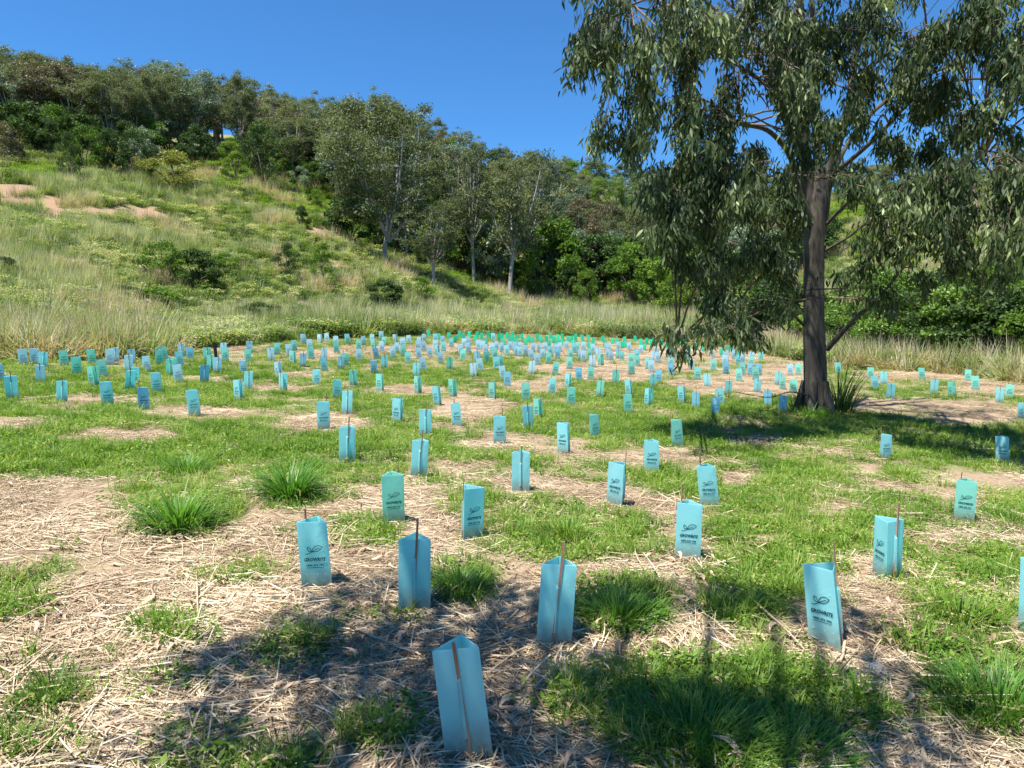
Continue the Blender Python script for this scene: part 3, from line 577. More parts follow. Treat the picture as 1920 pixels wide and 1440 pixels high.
# photo column, row of the foot, view (p print, s stake side, L print left / stake right, R stake left / print right), colour, [turn deg, sideways lean deg, back lean deg]
G = [(882,1408,'s','b',-3,-7,5),(597,1100,'p','b',-6,0,2),(777,1143,'s','b',0,0,1),(1037,1203,'s','b',3,1,2),(1558,1212,'L','b',22,-3,4),(1662,1086,'L','b',-8,0,0),(1287,1050,'p','b',8,4,2),
 (738,980,'p','t',4,0,-2),(880,1012,'R','b',-18,4,0),(1806,975,'p','t',5,3,-2),(1331,950,'p','b',4,-3,0),(1157,948,'L','b',16,4,0),(976,922,'s','b',0,0,0),(785,895,'s','b',0,2,0),(1222,888,'p','b',0,1,0),(1880,866,'p','b',0,0,0),
 (1659,861,'R','b',-20,0,0),(1269,838,'R','t',-16,-4,0),(1060,852,'L','b',14,0,0),(651,868,'s','b',0,0,0),(937,833,'p','b',3,0,0),(608,806,'p','b',-4,0,0),(1114,822,'R','t',-12,-3,0),(1918,786,'L','b',10,0,0),(1946,1185,'s','b',0,0,0),
 (860,800,'p','b'),(796,822,'s','b'),(747,794,'L','b'),(650,777,'s','b'),(631,747,'p','b',4,9,0),(822,760,'L','b'),(850,745,'L','t'),(925,749,'L','t'),(784,737,'L','t'),(714,734,'L','t'),(663,725,'s','t'),(594,723,'p','b'),
 (531,733,'R','b'),(524,708,'L','b'),(609,696,'p','b'),(648,686,'p','t'),(638,692,'s','b'),(701,701,'p','b'),(720,691,'s','b'),(707,673,'p','d'),(675,677,'p','b'),(673,655,'p','t'),(681,647,'p','b'),(653,645,'p','b'),
 (632,663,'p','t'),(631,650,'p','b'),(614,642,'p','b'),(600,644,'L','b'),(608,675,'s','b'),(702,656,'L','t'),(698,643,'p','b'),(715,638,'p','b'),(720,648,'p','t'),(716,661,'p','b'),(743,644,'L','b'),(745,661,'p','b'),(737,671,'p','b'),(757,668,'p','t'),(757,652,'p','b'),
 (520,665,'p','t'),(510,677,'s','b'),(543,668,'p','b'),(553,658,'p','t'),(550,682,'L','t'),(570,646,'p','b'),(567,688,'s','b'),(582,656,'p','b'),(585,674,'p','t'),
 (325,703,'p','t'),(337,718,'p','b'),(339,687,'p','b'),(339,668,'s','b'),(357,675,'p','d'),(383,718,'s','d'),(389,678,'s','t'),(395,694,'s','t'),(406,700,'s','b'),(419,665,'s','b'),(422,678,'p','t'),(467,663,'s','b'),(467,680,'p','t'),(457,703,'p','b'),(465,730,'s','b'),(449,750,'L','b'),
 (23,750,'s','b'),(1,717,'p','b'),(117,755,'s','b'),(203,761,'p','b'),(271,769,'p','d',0,4,0),(296,737,'p','b'),(365,780,'p','b'),(78,719,'s','b'),(82,691,'s','b'),(66,684,'p','b'),(45,685,'p','b'),(122,687,'p','t'),(144,704,'p','t'),(178,725,'L','t'),(194,708,'p','t'),(176,685,'p','t'),(207,684,'p','b'),(217,679,'s','b'),
 (243,698,'s','b'),(247,681,'s','b'),(243,732,'s','b'),(251,722,'p','b'),(277,696,'p','b'),(299,684,'p','t'),(310,675,'p','t'),(319,705,'s','t'),
 (765,682,'p','t'),(780,706,'s','b'),(795,696,'p','b'),(786,672,'p','b'),(785,657,'p','b'),(787,648,'p','b'),(796,658,'p','b'),(796,642,'p','b'),(767,645,'p','b'),(807,671,'p','b'),(816,656,'p','b'),(817,642,'p','b'),(821,667,'L','b'),(828,681,'p','b'),(832,660,'p','b'),(830,647,'p','b'),(824,638,'p','g'),(804,631,'p','g'),
 (843,693,'s','t'),(847,651,'p','b'),(842,636,'p','g'),(852,643,'p','g'),(862,633,'p','g'),(869,638,'p','g'),(871,652,'p','b'),(865,666,'p','b'),(879,649,'p','b'),(880,634,'p','g'),(879,662,'p','b'),(868,677,'p','t'),(888,706,'s','b'),(901,697,'p','b'),(893,680,'s','b'),(893,643,'p','g'),(895,634,'p','g'),(903,636,'p','g'),(911,646,'p','g'),(897,656,'p','b'),(905,657,'p','b'),(912,680,'p','t'),(912,664,'p','b'),(916,633,'p','g'),
 (922,638,'p','g'),(926,640,'p','b'),(923,663,'p','b'),(931,657,'p','b'),(929,674,'p','t'),(940,660,'p','b'),(935,639,'p','g'),(941,638,'p','g'),(945,648,'p','g'),(951,635,'p','g'),(962,633,'p','g'),(957,643,'p','g'),(963,640,'p','g'),(969,640,'p','g'),(979,637,'p','g'),(969,648,'p','g'),(953,667,'p','b'),(958,657,'p','b'),(965,659,'p','b'),(968,667,'p','b'),(975,658,'p','b'),(976,669,'p','b'),(986,648,'p','g'),(992,642,'p','g'),(985,667,'p','b'),(998,645,'p','g'),(999,660,'p','b'),(997,675,'p','b'),
 (1009,638,'p','g'),(1015,643,'p','g'),(1011,660,'p','b'),(1017,673,'p','b'),(1023,659,'p','b'),(1025,642,'p','g'),(1032,637,'p','g'),(1030,652,'p','g'),(1033,667,'p','b'),(1028,682,'p','t'),(1007,685,'p','b'),(997,701,'s','b'),(931,694,'p','b'),(939,688,'p','t'),(945,711,'p','b'),(952,725,'p','d'),
 (1039,643,'p','g'),(1047,640,'p','g'),(1045,648,'p','g'),(1053,648,'p','g'),(1055,637,'p','g'),(1043,662,'p','b'),(1051,660,'p','b'),(1045,673,'p','d'),(1062,655,'p','b'),(1066,643,'p','g'),(1072,642,'p','g'),(1075,651,'p','g'),(1077,662,'p','b'),(1070,673,'p','t'),(1068,692,'p','t'),(1040,703,'p','t',0,14,0),(1034,738,'p','b',0,9,0),(1065,727,'L','b'),(1079,638,'p','g'),
 (1084,659,'p','t'),(1092,640,'p','g'),(1104,639,'p','g'),(1105,655,'p','g'),(1112,645,'p','g'),(1095,658,'p','b'),(1094,678,'p','b'),(1088,675,'p','b'),(1113,663,'p','b'),(1105,673,'p','t'),(1122,670,'s','b'),(1131,642,'p','g'),(1134,652,'p','g'),(1142,662,'p','b'),(1138,659,'p','b'),(1140,672,'p','b'),(1146,677,'p','b'),(1127,686,'L','t'),(1109,689,'s','b'),(1107,712,'p','t',0,9,0),(1086,715,'p','d'),
 (1148,646,'p','g'),(1157,646,'p','g'),(1159,672,'s','b'),(1160,657,'p','b'),(1166,677,'p','t'),(1167,653,'p','g'),(1171,643,'p','g'),(1174,652,'p','g'),(1180,658,'p','b'),(1192,641,'p','g'),(1202,648,'p','g'),(1208,658,'p','g'),(1212,646,'p','g'),(1221,648,'p','g'),(1228,645,'p','g'),(1201,663,'p','b'),(1184,683,'p','t'),(1184,702,'p','t'),(1193,676,'p','b'),(1195,687,'p','t'),(1215,692,'p','t'),(1222,698,'p','b'),(1234,680,'p','b'),(1232,665,'p','b'),(1226,677,'s','b'),
 (1154,720,'s','t'),(1181,742,'L','b'),(1124,743,'s','t',0,6,0),(1223,726,'s','b'),(1235,719,'p','d'),(1241,649,'p','g'),(1252,655,'p','g'),(1265,648,'p','g'),(1277,648,'p','g'),(1287,647,'p','g'),(1292,663,'p','g'),(1306,654,'p','g'),(1321,650,'p','g'),(1318,660,'p','g'),(1253,670,'s','b'),(1264,670,'p','b'),(1258,688,'p','b'),(1260,704,'p','d'),(1289,676,'p','b'),(1297,693,'p','b'),(1308,713,'p','t'),(1336,670,'p','b'),(1338,695,'p','t'),
 (1352,667,'p','g'),(1365,661,'p','g'),(1373,660,'p','g'),(1384,667,'p','g'),(1362,674,'p','b'),(1360,686,'p','b'),(1360,702,'p','d'),(1377,674,'p','b'),(1384,684,'p','b'),(1326,726,'s','b'),(1364,740,'s','b'),(1352,760,'p','b'),(1340,779,'p','d'),(1305,766,'s','d'),(1280,755,'L','b'),(1215,762,'L','b'),(1178,775,'p','t'),(1070,761,'p','t'),(989,806,'s','b'),(1010,787,'L','t'),(987,752,'p','t'),
 (1391,683,'p','b'),(1408,677,'p','b'),(1408,688,'p','t'),(1427,677,'p','t'),(1392,703,'p','t'),(1387,716,'p','t'),(1408,704,'p','d'),(1423,704,'p','d'),(1417,713,'p','t'),(1419,737,'s','b'),(1458,721,'s','b'),(1482,704,'p','b'),(1497,703,'p','t'),(1469,731,'p','t'),(1487,738,'p','t'),(1441,762,'s','d'),(1466,773,'s','d'),(1573,701,'p','t'),(1633,711,'p','t'),(1641,730,'p','b'),(1657,720,'s','b'),(1668,748,'s','b'),
 (1729,712,'p','t'),(1751,737,'s','b'),(1786,743,'L','t'),(1815,715,'p','t'),(1829,731,'p','t'),(1875,755,'s','b'),(1891,746,'p','t',0,8,0)]
ORD = 'first second third fourth fifth sixth seventh eighth ninth tenth eleventh twelfth thirteenth fourteenth fifteenth sixteenth seventeenth eighteenth nineteenth twentieth'.split()
def ordw(n):
    if n <= 20: return ORD[n-1]
    tens = {2: 'twenty', 3: 'thirty', 4: 'forty', 5: 'fifty', 6: 'sixty', 7: 'seventy', 8: 'eighty', 9: 'ninety'}
    if n < 100:
        t, u = divmod(n, 10)
        return tens[t]+'-'+ORD[u-1] if u else {2: 'twentieth', 3: 'thirtieth', 4: 'fortieth', 5: 'fiftieth', 6: 'sixtieth', 7: 'seventieth', 8: 'eightieth', 9: 'ninetieth'}[t]
    return '%dth' % n
HAND = {(882,1408): 'largest pale blue tree guard, tilting in front of all the others',
 (597,1100): 'blue printed tree guard at the end of its row beside open straw, soil splashed foot',
 (777,1143): 'upright shaded blue tree guard with its stake centred, left of the dark weeds',
 (1037,1203): 'shaded blue tree guard showing its open top and stake, behind the tilting front guard',
 (1558,1212): 'blue tree guard with print and stake both visible, white pebbles at its foot',
 (1662,1086): 'blue tree guard with narrow print face and staked face, between the pebbled guard and weeds',
 (1287,1050): 'bright blue printed tree guard leaning over, stake poking out behind its top',
 (738,980): 'teal green printed tree guard, upright, alone on straw behind the shaded blue guard',
 (880,1012): 'blue tree guard turned so a narrow staked edge shows beside its print, on straw',
 (1806,975): 'pale teal printed tree guard leaning slightly, on the straw at the right side',
 (1331,950): 'pale blue printed tree guard tilting back, directly behind the leaning bright blue guard',
 (1157,948): 'blue tree guard with print turned aside and a dark split foot, on straw',
 (976,922): 'pale blue tree guard with stake side facing and open pale top, centre of the straw',
 (785,895): 'pale blue tree guard with a stake high above it, above the teal printed guard',
 (1222,888): 'light blue printed tree guard standing before the green weeds left of the tree shadow'}
guards = []
for g in G:
    px, py, view, colr = g[:4]; turn, side, back = (g[4:]+(None,)*3)[:3] if len(g) > 4 else (None, None, None)
    auto = turn is None
    if auto: turn, side, back = rng.normal(0, 9), rng.normal(0, 2.2), rng.normal(0, 2)
    p = ground_at(px, py); d = math.hypot(p.x, p.y); vd = math.atan2(p.x, p.y)
    var = {'L': 0, 'R': 1}.get(view, int(rng.integers(0, 2)))+2*int(rng.integers(0, 3))
    st = 1 if var % 2 == 0 else -1
    # angle 0: print faces the camera; turning by -st*120 brings the stake side round
    yaw = {'p': 0, 's': -120*st, 'L': -52 if var % 2 == 0 else 0, 'R': 52}[view]
    yaw = math.radians(yaw+(turn if view != 'L' else turn))-vd
    if colr == 'b' and py < 720 and rng.random() < .8: colr = 'f'  # most distant blue guards take the copy with glare and haze coloured in
    guards.append(dict(px=px, py=py, p=p, d=d, view=view, c=colr, var=var, yaw=yaw, side=side, back=back))
guards.sort(key=lambda g: g['d'])
rows = {}
for g in guards:
    r = int(np.searchsorted([3.6, 5.1, 6.7, 8.3, 10, 12, 14.2, 16.5, 19, 21.5, 24.5, 28, 32, 37, 43, 50, 58], g['d'])); g['row'] = r; rows.setdefault(r, []).append(g)
for r in rows:
    for i, g in enumerate(sorted(rows[r], key=lambda g: math.atan2(g['p'].x, g['p'].y))): g['n'] = i+1
CN = {'b': 'pale blue', 'f': 'haze-paled blue', 't': 'teal', 'g': 'green', 'd': 'shade-toned blue'}; VN = {'p': 'print side showing', 's': 'stake side showing', 'L': 'print beside stake', 'R': 'stake beside print'}
rest_s, rest_k = MB(), MB(); nleft = []
for i, g in enumerate(guards):
    k = 0 if rng.random() < .5 else int(rng.integers(0, 3)); s = rng.uniform(.94, 1.06)*(.86 if g['c'] == 'g' else 1.)
    if (g['px'], g['py']) in HAND: s = 1.0
    if g['px'] in (1558, 1662, 777, 785, 1287, 1037, 651, 1269, 1060): k = 1
    w_ = 1+.16*min(1, max(0, (g['d']-14)/12))
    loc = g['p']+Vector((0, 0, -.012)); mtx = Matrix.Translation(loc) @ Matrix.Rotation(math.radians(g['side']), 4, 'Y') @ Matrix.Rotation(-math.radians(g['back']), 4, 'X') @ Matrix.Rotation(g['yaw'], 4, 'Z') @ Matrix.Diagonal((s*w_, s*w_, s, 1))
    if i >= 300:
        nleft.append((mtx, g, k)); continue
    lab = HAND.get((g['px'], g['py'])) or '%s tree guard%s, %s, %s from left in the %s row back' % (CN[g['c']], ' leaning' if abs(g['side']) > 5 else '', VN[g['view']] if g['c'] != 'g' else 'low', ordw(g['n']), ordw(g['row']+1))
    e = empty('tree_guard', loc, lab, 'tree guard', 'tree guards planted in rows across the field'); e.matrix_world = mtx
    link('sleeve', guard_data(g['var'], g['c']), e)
    link('stake', SM[(g['var'], k)], e)
if nleft:
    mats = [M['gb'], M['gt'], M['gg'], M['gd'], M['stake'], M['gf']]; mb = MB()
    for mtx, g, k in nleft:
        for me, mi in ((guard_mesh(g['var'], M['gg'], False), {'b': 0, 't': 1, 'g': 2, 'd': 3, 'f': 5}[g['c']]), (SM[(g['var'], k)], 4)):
            V = np.empty(len(me.vertices)*3); me.vertices.foreach_get('co', V); V = V.reshape(-1, 3)@np.array(mtx.to_3x3()).T+np.array(mtx.translation)
            by = {}
            for p_ in me.polygons: by.setdefault(len(p_.vertices), []).append(list(p_.vertices))
            base = mb.n; mb.V.append(V); mb.n += len(V)
            for kk, ff in by.items(): mb.F.append((np.array(ff)+base, mi, np.zeros(len(ff))))
    o = link('distant_tree_guards', mb.mesh('distant_tree_guards', mats)); tag(o, 'small blue and green tree guards massed at the far end of the field', None, None, 'stuff')
# the odd black post behind one guard
p = ground_at(406, 696); mb = MB(); tube(mb, [[0, 0, -.05], [.01, 0, .35], [-.03, 0, .82]], [.045, .05, .05], 8)
o = link('black_post', mb.mesh('black_post', [M['black']])); o.location = p; tag(o, 'short black post standing just behind a pale blue tree guard', 'post')

# ------------------------------------------------------------------ big grass tussocks, weeds, sticks and stones in front
def tussock(px, py, r, h, n, m, label, nm='grass_tussock', W=.014, lean1=.85, cat='grass clump'):
    p = ground_at(px, py); mb = MB(); a = R(n, 0, 6.283); rr = r*.45*np.sqrt(R(n)); C = np.stack([rr*np.cos(a), rr*np.sin(a), np.full(n, -.01)], -1)
    blades(mb, C, a+R(n, -.5, .5), .1+(lean1-.1)*(rr/(r*.45))*R(n, .5, 1.1), h*R(n, .5, 1.15), W*R(n, .5, 1.2), R(n), 4, 1.2)
    if m is not M['darkleaf']:                          # looser outer blades, dead ones among them
        q = n//3; a = R(q, 0, 6.283); rr = r*.75*np.sqrt(R(q)); C = np.stack([rr*np.cos(a), rr*np.sin(a), np.full(q, -.01)], -1)
        blades(mb, C, a+R(q, -2, 2), R(q, .5, 1.45), h*R(q, .3, .95), W*R(q, .4, .9), R(q), 4, 1.0); q = n//5
        a = R(q, 0, 6.283); rr = r*.6*np.sqrt(R(q)); C = np.stack([rr*np.cos(a), rr*np.sin(a), np.full(q, -.01)], -1)
        blades(mb, C, a+R(q, -1, 1), R(q, .6, 1.5), h*R(q, .4, .9), W*R(q, .3, .7), R(q), 4, .8, 1)
    o = link(nm, mb.mesh(nm, [m, M['drygrass']])); o.location = p; return tag(o, label, cat)
TG = M['tussock']
tussock(545, 932, .40, .50, 280, TG, 'big spiky green grass tussock in the middle of the straw', W=.02)
tussock(335, 990, .42, .44, 260, TG, 'broad green grass tussock spreading over straw, lower of the pair', W=.019)
tussock(345, 885, .5, .26, 300, TG, 'low green tussock merging into the lawn above the broad tussock')
tussock(1060, 1010, .36, .26, 240, M['lawn'], 'bright green arching grass clump behind the shaded guard')
tussock(1160, 1165, .36, .24, 260, TG, 'shaded green weed clump beside the open topped guard')
tussock(865, 1115, .3, .2, 200, TG, 'dark weed clump between the two shaded blue guards')
tussock(1405, 1140, .2, .2, 90, TG, 'thin wispy grass tuft on the shaded straw', W=.008)
tussock(1300, 1400, .7, .2, 900, TG, 'wide dark green grass clump in the shade at the bottom edge', W=.006)
tussock(1480, 1420, .5, .17, 420, TG, 'green grass fringe beside the wide shaded clump', W=.008)
tussock(1870, 1330, .5, .24, 420, TG, 'green grass clump at the lower right corner', W=.008)
tussock(35, 1090, .16, .15, 130, M['drygrass'], 'small bleached dry grass tuft beside the straw', W=.004)
tussock(100, 1320, .22, .14, 160, M['lawn'], 'small fresh green grass tuft near the lower left corner', W=.005)
tussock(1690, 895, .35, .25, 220, M['lawn'], 'green grass clump in front of the printed guard with side stake')
tussock(1520, 780, .9, .4, 300, TG, 'long green grass growing around the tree base', W=.014)
tussock(1800, 1160, .4, .2, 240, M['lawn'], 'leafy green weed patch beside the pale straw at the right')
tussock(1572, 772, .8, 1.5, 110, M['darkleaf'], 'dark upright shoots growing right beside the trunk', 'suckers', .03, .5, 'shoots')
tussock(1500, 772, .6, 1.0, 60, M['darkleaf'], 'thin dark shoots leaning out on the open side of the trunk', 'suckers', .02, .9, 'shoots')

def stick(P, r, label, nm='fallen_stick'):
    mb = MB(); Q = [ground_at(a, b)+Vector((0, 0, h)) for a, b, h in P]; o0 = Q[0].copy()
    C = spline([list((q-o0))+[1] for q in Q], 5)[:, :3]; tube(mb, C, np.linspace(r, r*.55, len(C)), 6, wob=.15)
    o = link(nm, mb.mesh(nm, [M['stick']], True)); o.location = o0; tag(o, label, 'stick')
stick([(0, 1143, .03), (120, 1120, .04), (260, 1090, .05), (300, 1085, .03)], .008, 'long pale stick lying across the straw at the left')
stick([(1415, 1140, .03), (1470, 1195, .05), (1520, 1240, .02)], .008, 'thin stick lying beside the guard with white pebbles')
stick([(1583, 1225, .06), (1575, 1245, .02), (1540, 1250, .02), (1480, 1240, .02)], .009, 'curved root like stick at the foot of the pebbled guard')
stick([(370, 1110, .06), (372, 1160, .03), (378, 1215, .02)], .006, 'short forked stick pointing toward the viewer on straw')
stick([(640, 1175, .02), (700, 1210, .04), (790, 1240, .03)], .007, 'thin curved stick in the dappled shade')
stick([(0, 1195, .03), (90, 1150, .05), (230, 1105, .04)], .005, 'slender straw coloured cane beneath the long pale stick')
stick([(640, 1345, .03), (780, 1330, .03), (850, 1300, .03)], .006, 'slim twig lying beside the tilting front guard')
def stone(px, py, s, m, label, nm='stone'):
    mb = MB(); import itertools
    n, k = 10, 7; u = np.linspace(0, 2*np.pi, n, endpoint=False); w = np.linspace(-1.5, 1.5, k); rs = np.random.default_rng(px)
    P = np.array([[math.cos(a)*math.cos(b)*1.25, math.sin(a)*math.cos(b), math.sin(b)*.62] for b in w for a in u])*s*(1+rs.normal(0, .07, (n*k, 1)))
    mb.add(P, [[i*n+j, i*n+(j+1) % n, (i+1)*n+(j+1) % n, (i+1)*n+j] for i in range(k-1) for j in range(n)]+[])
    mb.add(P[-n:], [list(range(n))]); o = link(nm, mb.mesh(nm, [m], True)); o.location = ground_at(px, py)+Vector((0, 0, s*.3)); tag(o, label, 'stone')
stone(1622, 1238, .022, M['stone'], 'whitest round pebble beside the stake of the printed guard')
stone(1640, 1255, .035, M['stone'], 'larger brown pebble just below the white pebble')
stone(1600, 1268, .018, M['stone'], 'small grey pebble near the curved root stick')
stone(1480, 1195, .018, M['stone'], 'small pebble behind the guard with print and stake')
p = ground_at(2, 352, 40, 110)

# ------------------------------------------------------------------ the big eucalypt
TD = 16.6
def tp(px, py, off=0.):
    """point on the sight line of a pixel at the tree's distance plus off"""
    r = ray(px, py); return np.array([0, 0, CAMZ])+r*((TD+off)/r[1])
tb = ground_at(1527, 772); TD = tb.y
def limb(mb, P, k=6, n=12, wob=.12):
    """P rows: px, py, depth offset, radius in metres"""
    Q = spline([list(tp(a, b, o))+[r*.8] for a, b, o, r in P], k); tube(mb, Q[:, :3]-np.array(tb), np.maximum(Q[:, 3], .006), n, wob=wob); return Q
def big_tree():
    root = empty('eucalyptus_tree', tb, 'tall gnarled eucalyptus with drooping leaves shading the right of the field', 'tree')
    mb = MB(); L = []
    L.append(limb(mb, [(1530,800,0,.46),(1530,770,0,.40),(1528,735,0,.36),(1527,680,0,.345),(1525,600,0,.32),(1525,500,0,.31),(1526,420,0,.32),(1529,370,.05,.31),(1531,335,.1,.24),(1532,300,.1,.14)], 6, 20, .10))
    for a in (0.4, 1.7, 2.9, 4.1, 5.3):
        b = np.array([math.cos(a)*.5, math.sin(a)*.5, -.08]); c = np.array([math.cos(a)*.38, math.sin(a)*.38, .25]); e = np.array([math.cos(a)*.25, math.sin(a)*.25, .8])
        tube(mb, spline([b, c, e], 4), np.linspace(.12, .1, 9), 8, wob=.2)
    L.append(limb(mb, [(1523,440,.0,.24),(1512,330,.0,.2),(1506,250,-.1,.18),(1502,160,-.2,.15),(1500,60,-.2,.13),(1496,-60,-.2,.11),(1490,-220,0,.06)]))
    L.append(limb(mb, [(1528,430,.1,.24),(1533,330,.2,.16),(1530,240,.4,.13),(1530,150,.5,.11),(1524,40,.6,.09),(1515,-90,.7,.06)]))
    L.append(limb(mb, [(1534,440,.1,.24),(1550,340,.1,.17),(1570,270,0,.14),(1592,200,-.1,.12),(1600,120,-.1,.11),(1622,20,0,.09),(1650,-120,.2,.06)]))
    L.append(limb(mb, [(1540,390,.2,.16),(1568,310,.5,.085),(1610,240,.9,.07),(1660,190,1.2,.07),(1740,140,1.6,.05),(1830,110,1.9,.03)]))
    L.append(limb(mb, [(1515,420,-.1,.2),(1494,350,-.4,.10),(1480,290,-.7,.085),(1440,245,-.9,.07),(1390,232,-1.2,.07),(1330,220,-1.5,.05),(1260,190,-1.7,.03)]))
    L.append(limb(mb, [(1508,300,-.1,.1),(1478,240,-.5,.09),(1440,150,-.8,.075),(1400,70,-1,.06),(1330,10,-1.2,.05),(1290,-60,-1.2,.03)]))
    L.append(limb(mb, [(1455,170,-.8,.06),(1380,120,-1.4,.05),(1320,85,-1.8,.045),(1250,30,-2,.035),(1180,10,-2.2,.02)]))
    L.append(limb(mb, [(1503,180,.1,.08),(1460,100,.6,.06),(1400,40,1,.05),(1330,-30,1.4,.03)]))
    L.append(limb(mb, [(1598,150,.1,.08),(1680,90,-.6,.06),(1770,50,-1.2,.045),(1860,10,-1.7,.035),(1940,-10,-2,.02)]))
    L.append(limb(mb, [(1560,330,0,.08),(1640,260,-.9,.06),(1720,180,-1.3,.05),(1800,150,-1.7,.035),(1890,150,-2.2,.02)]))
    L.append(limb(mb, [(1550,420,-.1,.06),(1600,372,-.9,.045),(1650,360,-1.5,.04),(1740,345,-2.1,.03),(1840,300,-2.6,.02)]))
    L.append(limb(mb, [(1548,470,-.1,.05),(1590,445,-.8,.04),(1660,400,-1.3,.03),(1760,410,-1.8,.02)]))
    L.append(limb(mb, [(1550,655,-.1,.09),(1575,628,-.4,.075),(1610,590,-.8,.06),(1650,555,-1.1,.04),(1720,470,-1.4,.025)]))
    L.append(limb(mb, [(1615,590,-.8,.04),(1640,570,-1.1,.03),(1690,540,-1.5,.015)]))
    L.append(limb(mb, [(1505,560,.1,.06),(1485,520,-.4,.05),(1460,480,-.8,.035),(1420,440,-1.1,.02)]))
    L.append(limb(mb, [(1507,610,0,.045),(1460,570,-.9,.035),(1400,590,-1.7,.025),(1340,625,-2.5,.015),(1270,640,-3.0,.008)]))
    L.append(limb(mb, [(1500,470,-.2,.05),(1440,400,-.9,.04),(1360,350,-1.5,.03),(1290,330,-1.9,.015)]))
    L.append(limb(mb, [(1505,540,.3,.04),(1440,470,1.0,.03),(1370,450,1.6,.02)]))
    L.append(limb(mb, [(1512,740,-.3,.03),(1480,735,-.8,.02),(1440,745,-1.1,.014),(1380,735,-1.4,.008)]))
    link('trunk', mb.mesh('trunk', [M['bark']], True), root)
    LP = np.concatenate([q[:, :3] for q in L[1:]])
    # foliage masses: column, row, half width, half height (photo px), depth offset, number of sprigs
    B = [(1475,255,45,45,-.6,9),(1585,235,40,40,-.4,7),(1520,190,40,40,-1,8),(1545,300,28,30,-.2,4),(1640,190,50,40,-.4,9),(1160,50,80,60,-2,26),(1110,95,42,38,-2.2,16),(1195,120,60,60,-1.8,20),(1200,190,55,55,-1.5,20),(1165,245,40,40,-1.4,10),(1215,270,45,45,-1.2,12),(1290,40,80,60,-1.5,24),(1340,110,60,50,-1.2,16),(1310,190,60,45,-1.4,14),
     (1390,150,70,60,-.8,20),(1400,40,80,60,-.8,24),(1380,230,70,45,-1.3,18),(1440,200,50,50,-.6,12),(1470,100,60,60,0,18),(1290,290,70,60,-1.6,24),(1250,350,50,50,-1.5,16),(1290,400,60,70,-1.7,24),(1350,330,70,60,-1.4,24),
     (1370,420,75,70,-1.3,26),(1440,330,55,50,-.9,18),(1440,420,60,60,-.8,22),(1330,500,70,40,-1.5,18),(1410,500,65,40,-1,18),(1470,490,45,45,-.6,12),(1260,460,35,40,-1.6,9),(1510,40,80,70,-.5,26),(1560,60,60,60,.6,18),(1560,150,40,50,-.6,10),
     (1500,130,40,50,-.8,8),(1550,230,35,40,-.5,7),(1620,50,80,60,.3,26),(1630,140,60,50,.8,18),(1700,60,90,60,-.5,30),(1690,150,70,50,.8,22),(1780,50,80,60,-.9,26),(1770,140,75,55,-.6,24),(1860,40,80,60,-1.4,26),(1860,130,65,50,-1.4,20),
     (1930,80,60,80,-1.8,18),(1910,180,50,45,-2,12),(1800,210,60,35,-1.2,14),(1720,215,60,30,.6,12),(1640,240,40,30,.8,8),(1670,270,55,28,.4,14),(1740,265,50,20,0,9),(1850,250,45,22,-1.2,9),(1600,330,40,25,-.3,7),(1620,350,50,30,-.9,9),
     (1660,390,60,45,-1.3,18),(1720,370,65,45,-1.7,20),(1790,340,60,40,-2.1,16),(1860,320,60,40,-2.6,18),(1910,370,50,50,-2.8,14),(1760,430,75,55,-1.9,20),(1840,430,65,50,-2.2,15),(1690,450,55,40,-1.4,11),(1640,470,45,35,-1,8),(1900,460,40,40,-2.4,7),
     (1800,500,60,30,-2,9),(1400,575,70,35,-1.8,14),(1440,620,50,25,-1.2,9),(1350,640,40,18,-2.4,7),(1282,640,26,12,-3,4),(1268,625,20,12,-3,3),(1480,580,30,30,-.4,5),(1640,560,60,25,-1,6),(1590,540,35,30,-.6,3),(1700,540,40,20,-1.4,4),(1420,640,20,10,-1.8,3),
     # above and to the side of the photograph's frame
     (1200,-60,120,60,-1.5,18),(1380,-80,130,70,-.5,22),(1550,-90,130,80,0,24),(1720,-80,130,70,-.4,22),(1880,-70,120,70,-1.2,18),(2020,20,90,90,-1.6,14),(2010,180,80,80,-1.8,10),(1980,350,60,80,-2.4,8),(1450,-220,150,80,0,18),(1650,-220,150,80,0,18),(1560,-340,160,70,0,14),
     (1400,100,160,120,1.8,26),(1600,60,180,120,2.2,30),(1780,110,150,110,1.6,22),(1380,330,90,90,1.0,16),(1300,80,110,90,.6,16)]
    mt = MB(); LC, LA, LV, TW = [], [], [], []
    for (bx, by, rx, ry, off, ns) in B:
        off = off*1.35-3.3 if by > -50 else off-3.6
        c = tp(bx, by, off); k = np.argmin(np.linalg.norm(LP-c, axis=1)+.35*np.maximum(LP[:, 2]-c[2], 0)*-1); s0 = LP[k]; sc_m = TD/F
        mid = (s0+c)/2+np.array([0, 0, .25]); br = spline([list(s0), list(mid), list(c)], 4); tube(mt, br-np.array(tb), np.linspace(.028, .012, len(br)), 5)
        sub = [unit(rng.normal(0, 1, 3))*rng.random()**.4 for _ in range(max(2, ns//4))]
        for _ in range(int(ns*(.85 if by < 260 else .9))):
            v = sub[int(rng.integers(0, len(sub)))]+rng.normal(0, .17, 3); q = c+v*np.array([rx*sc_m*.8, (rx+ry)*.5*sc_m, ry*sc_m*.8])
            b0 = br[int(rng.integers(3, len(br)))]; q2 = q+np.array([0, 0, -rng.uniform(.12, .4)])
            tw = spline([list(b0), list((b0+q)/2+[0, 0, .15]), list(q), list(q2)], 3); tube(mt, tw-np.array(tb), np.linspace(.009, .003, len(tw)), 3, cap=False)
            n = int(rng.integers(34, 66)); t = rng.random(n)**.7; i = np.clip((t*(len(tw)-4)+3).astype(int), 0, len(tw)-1)
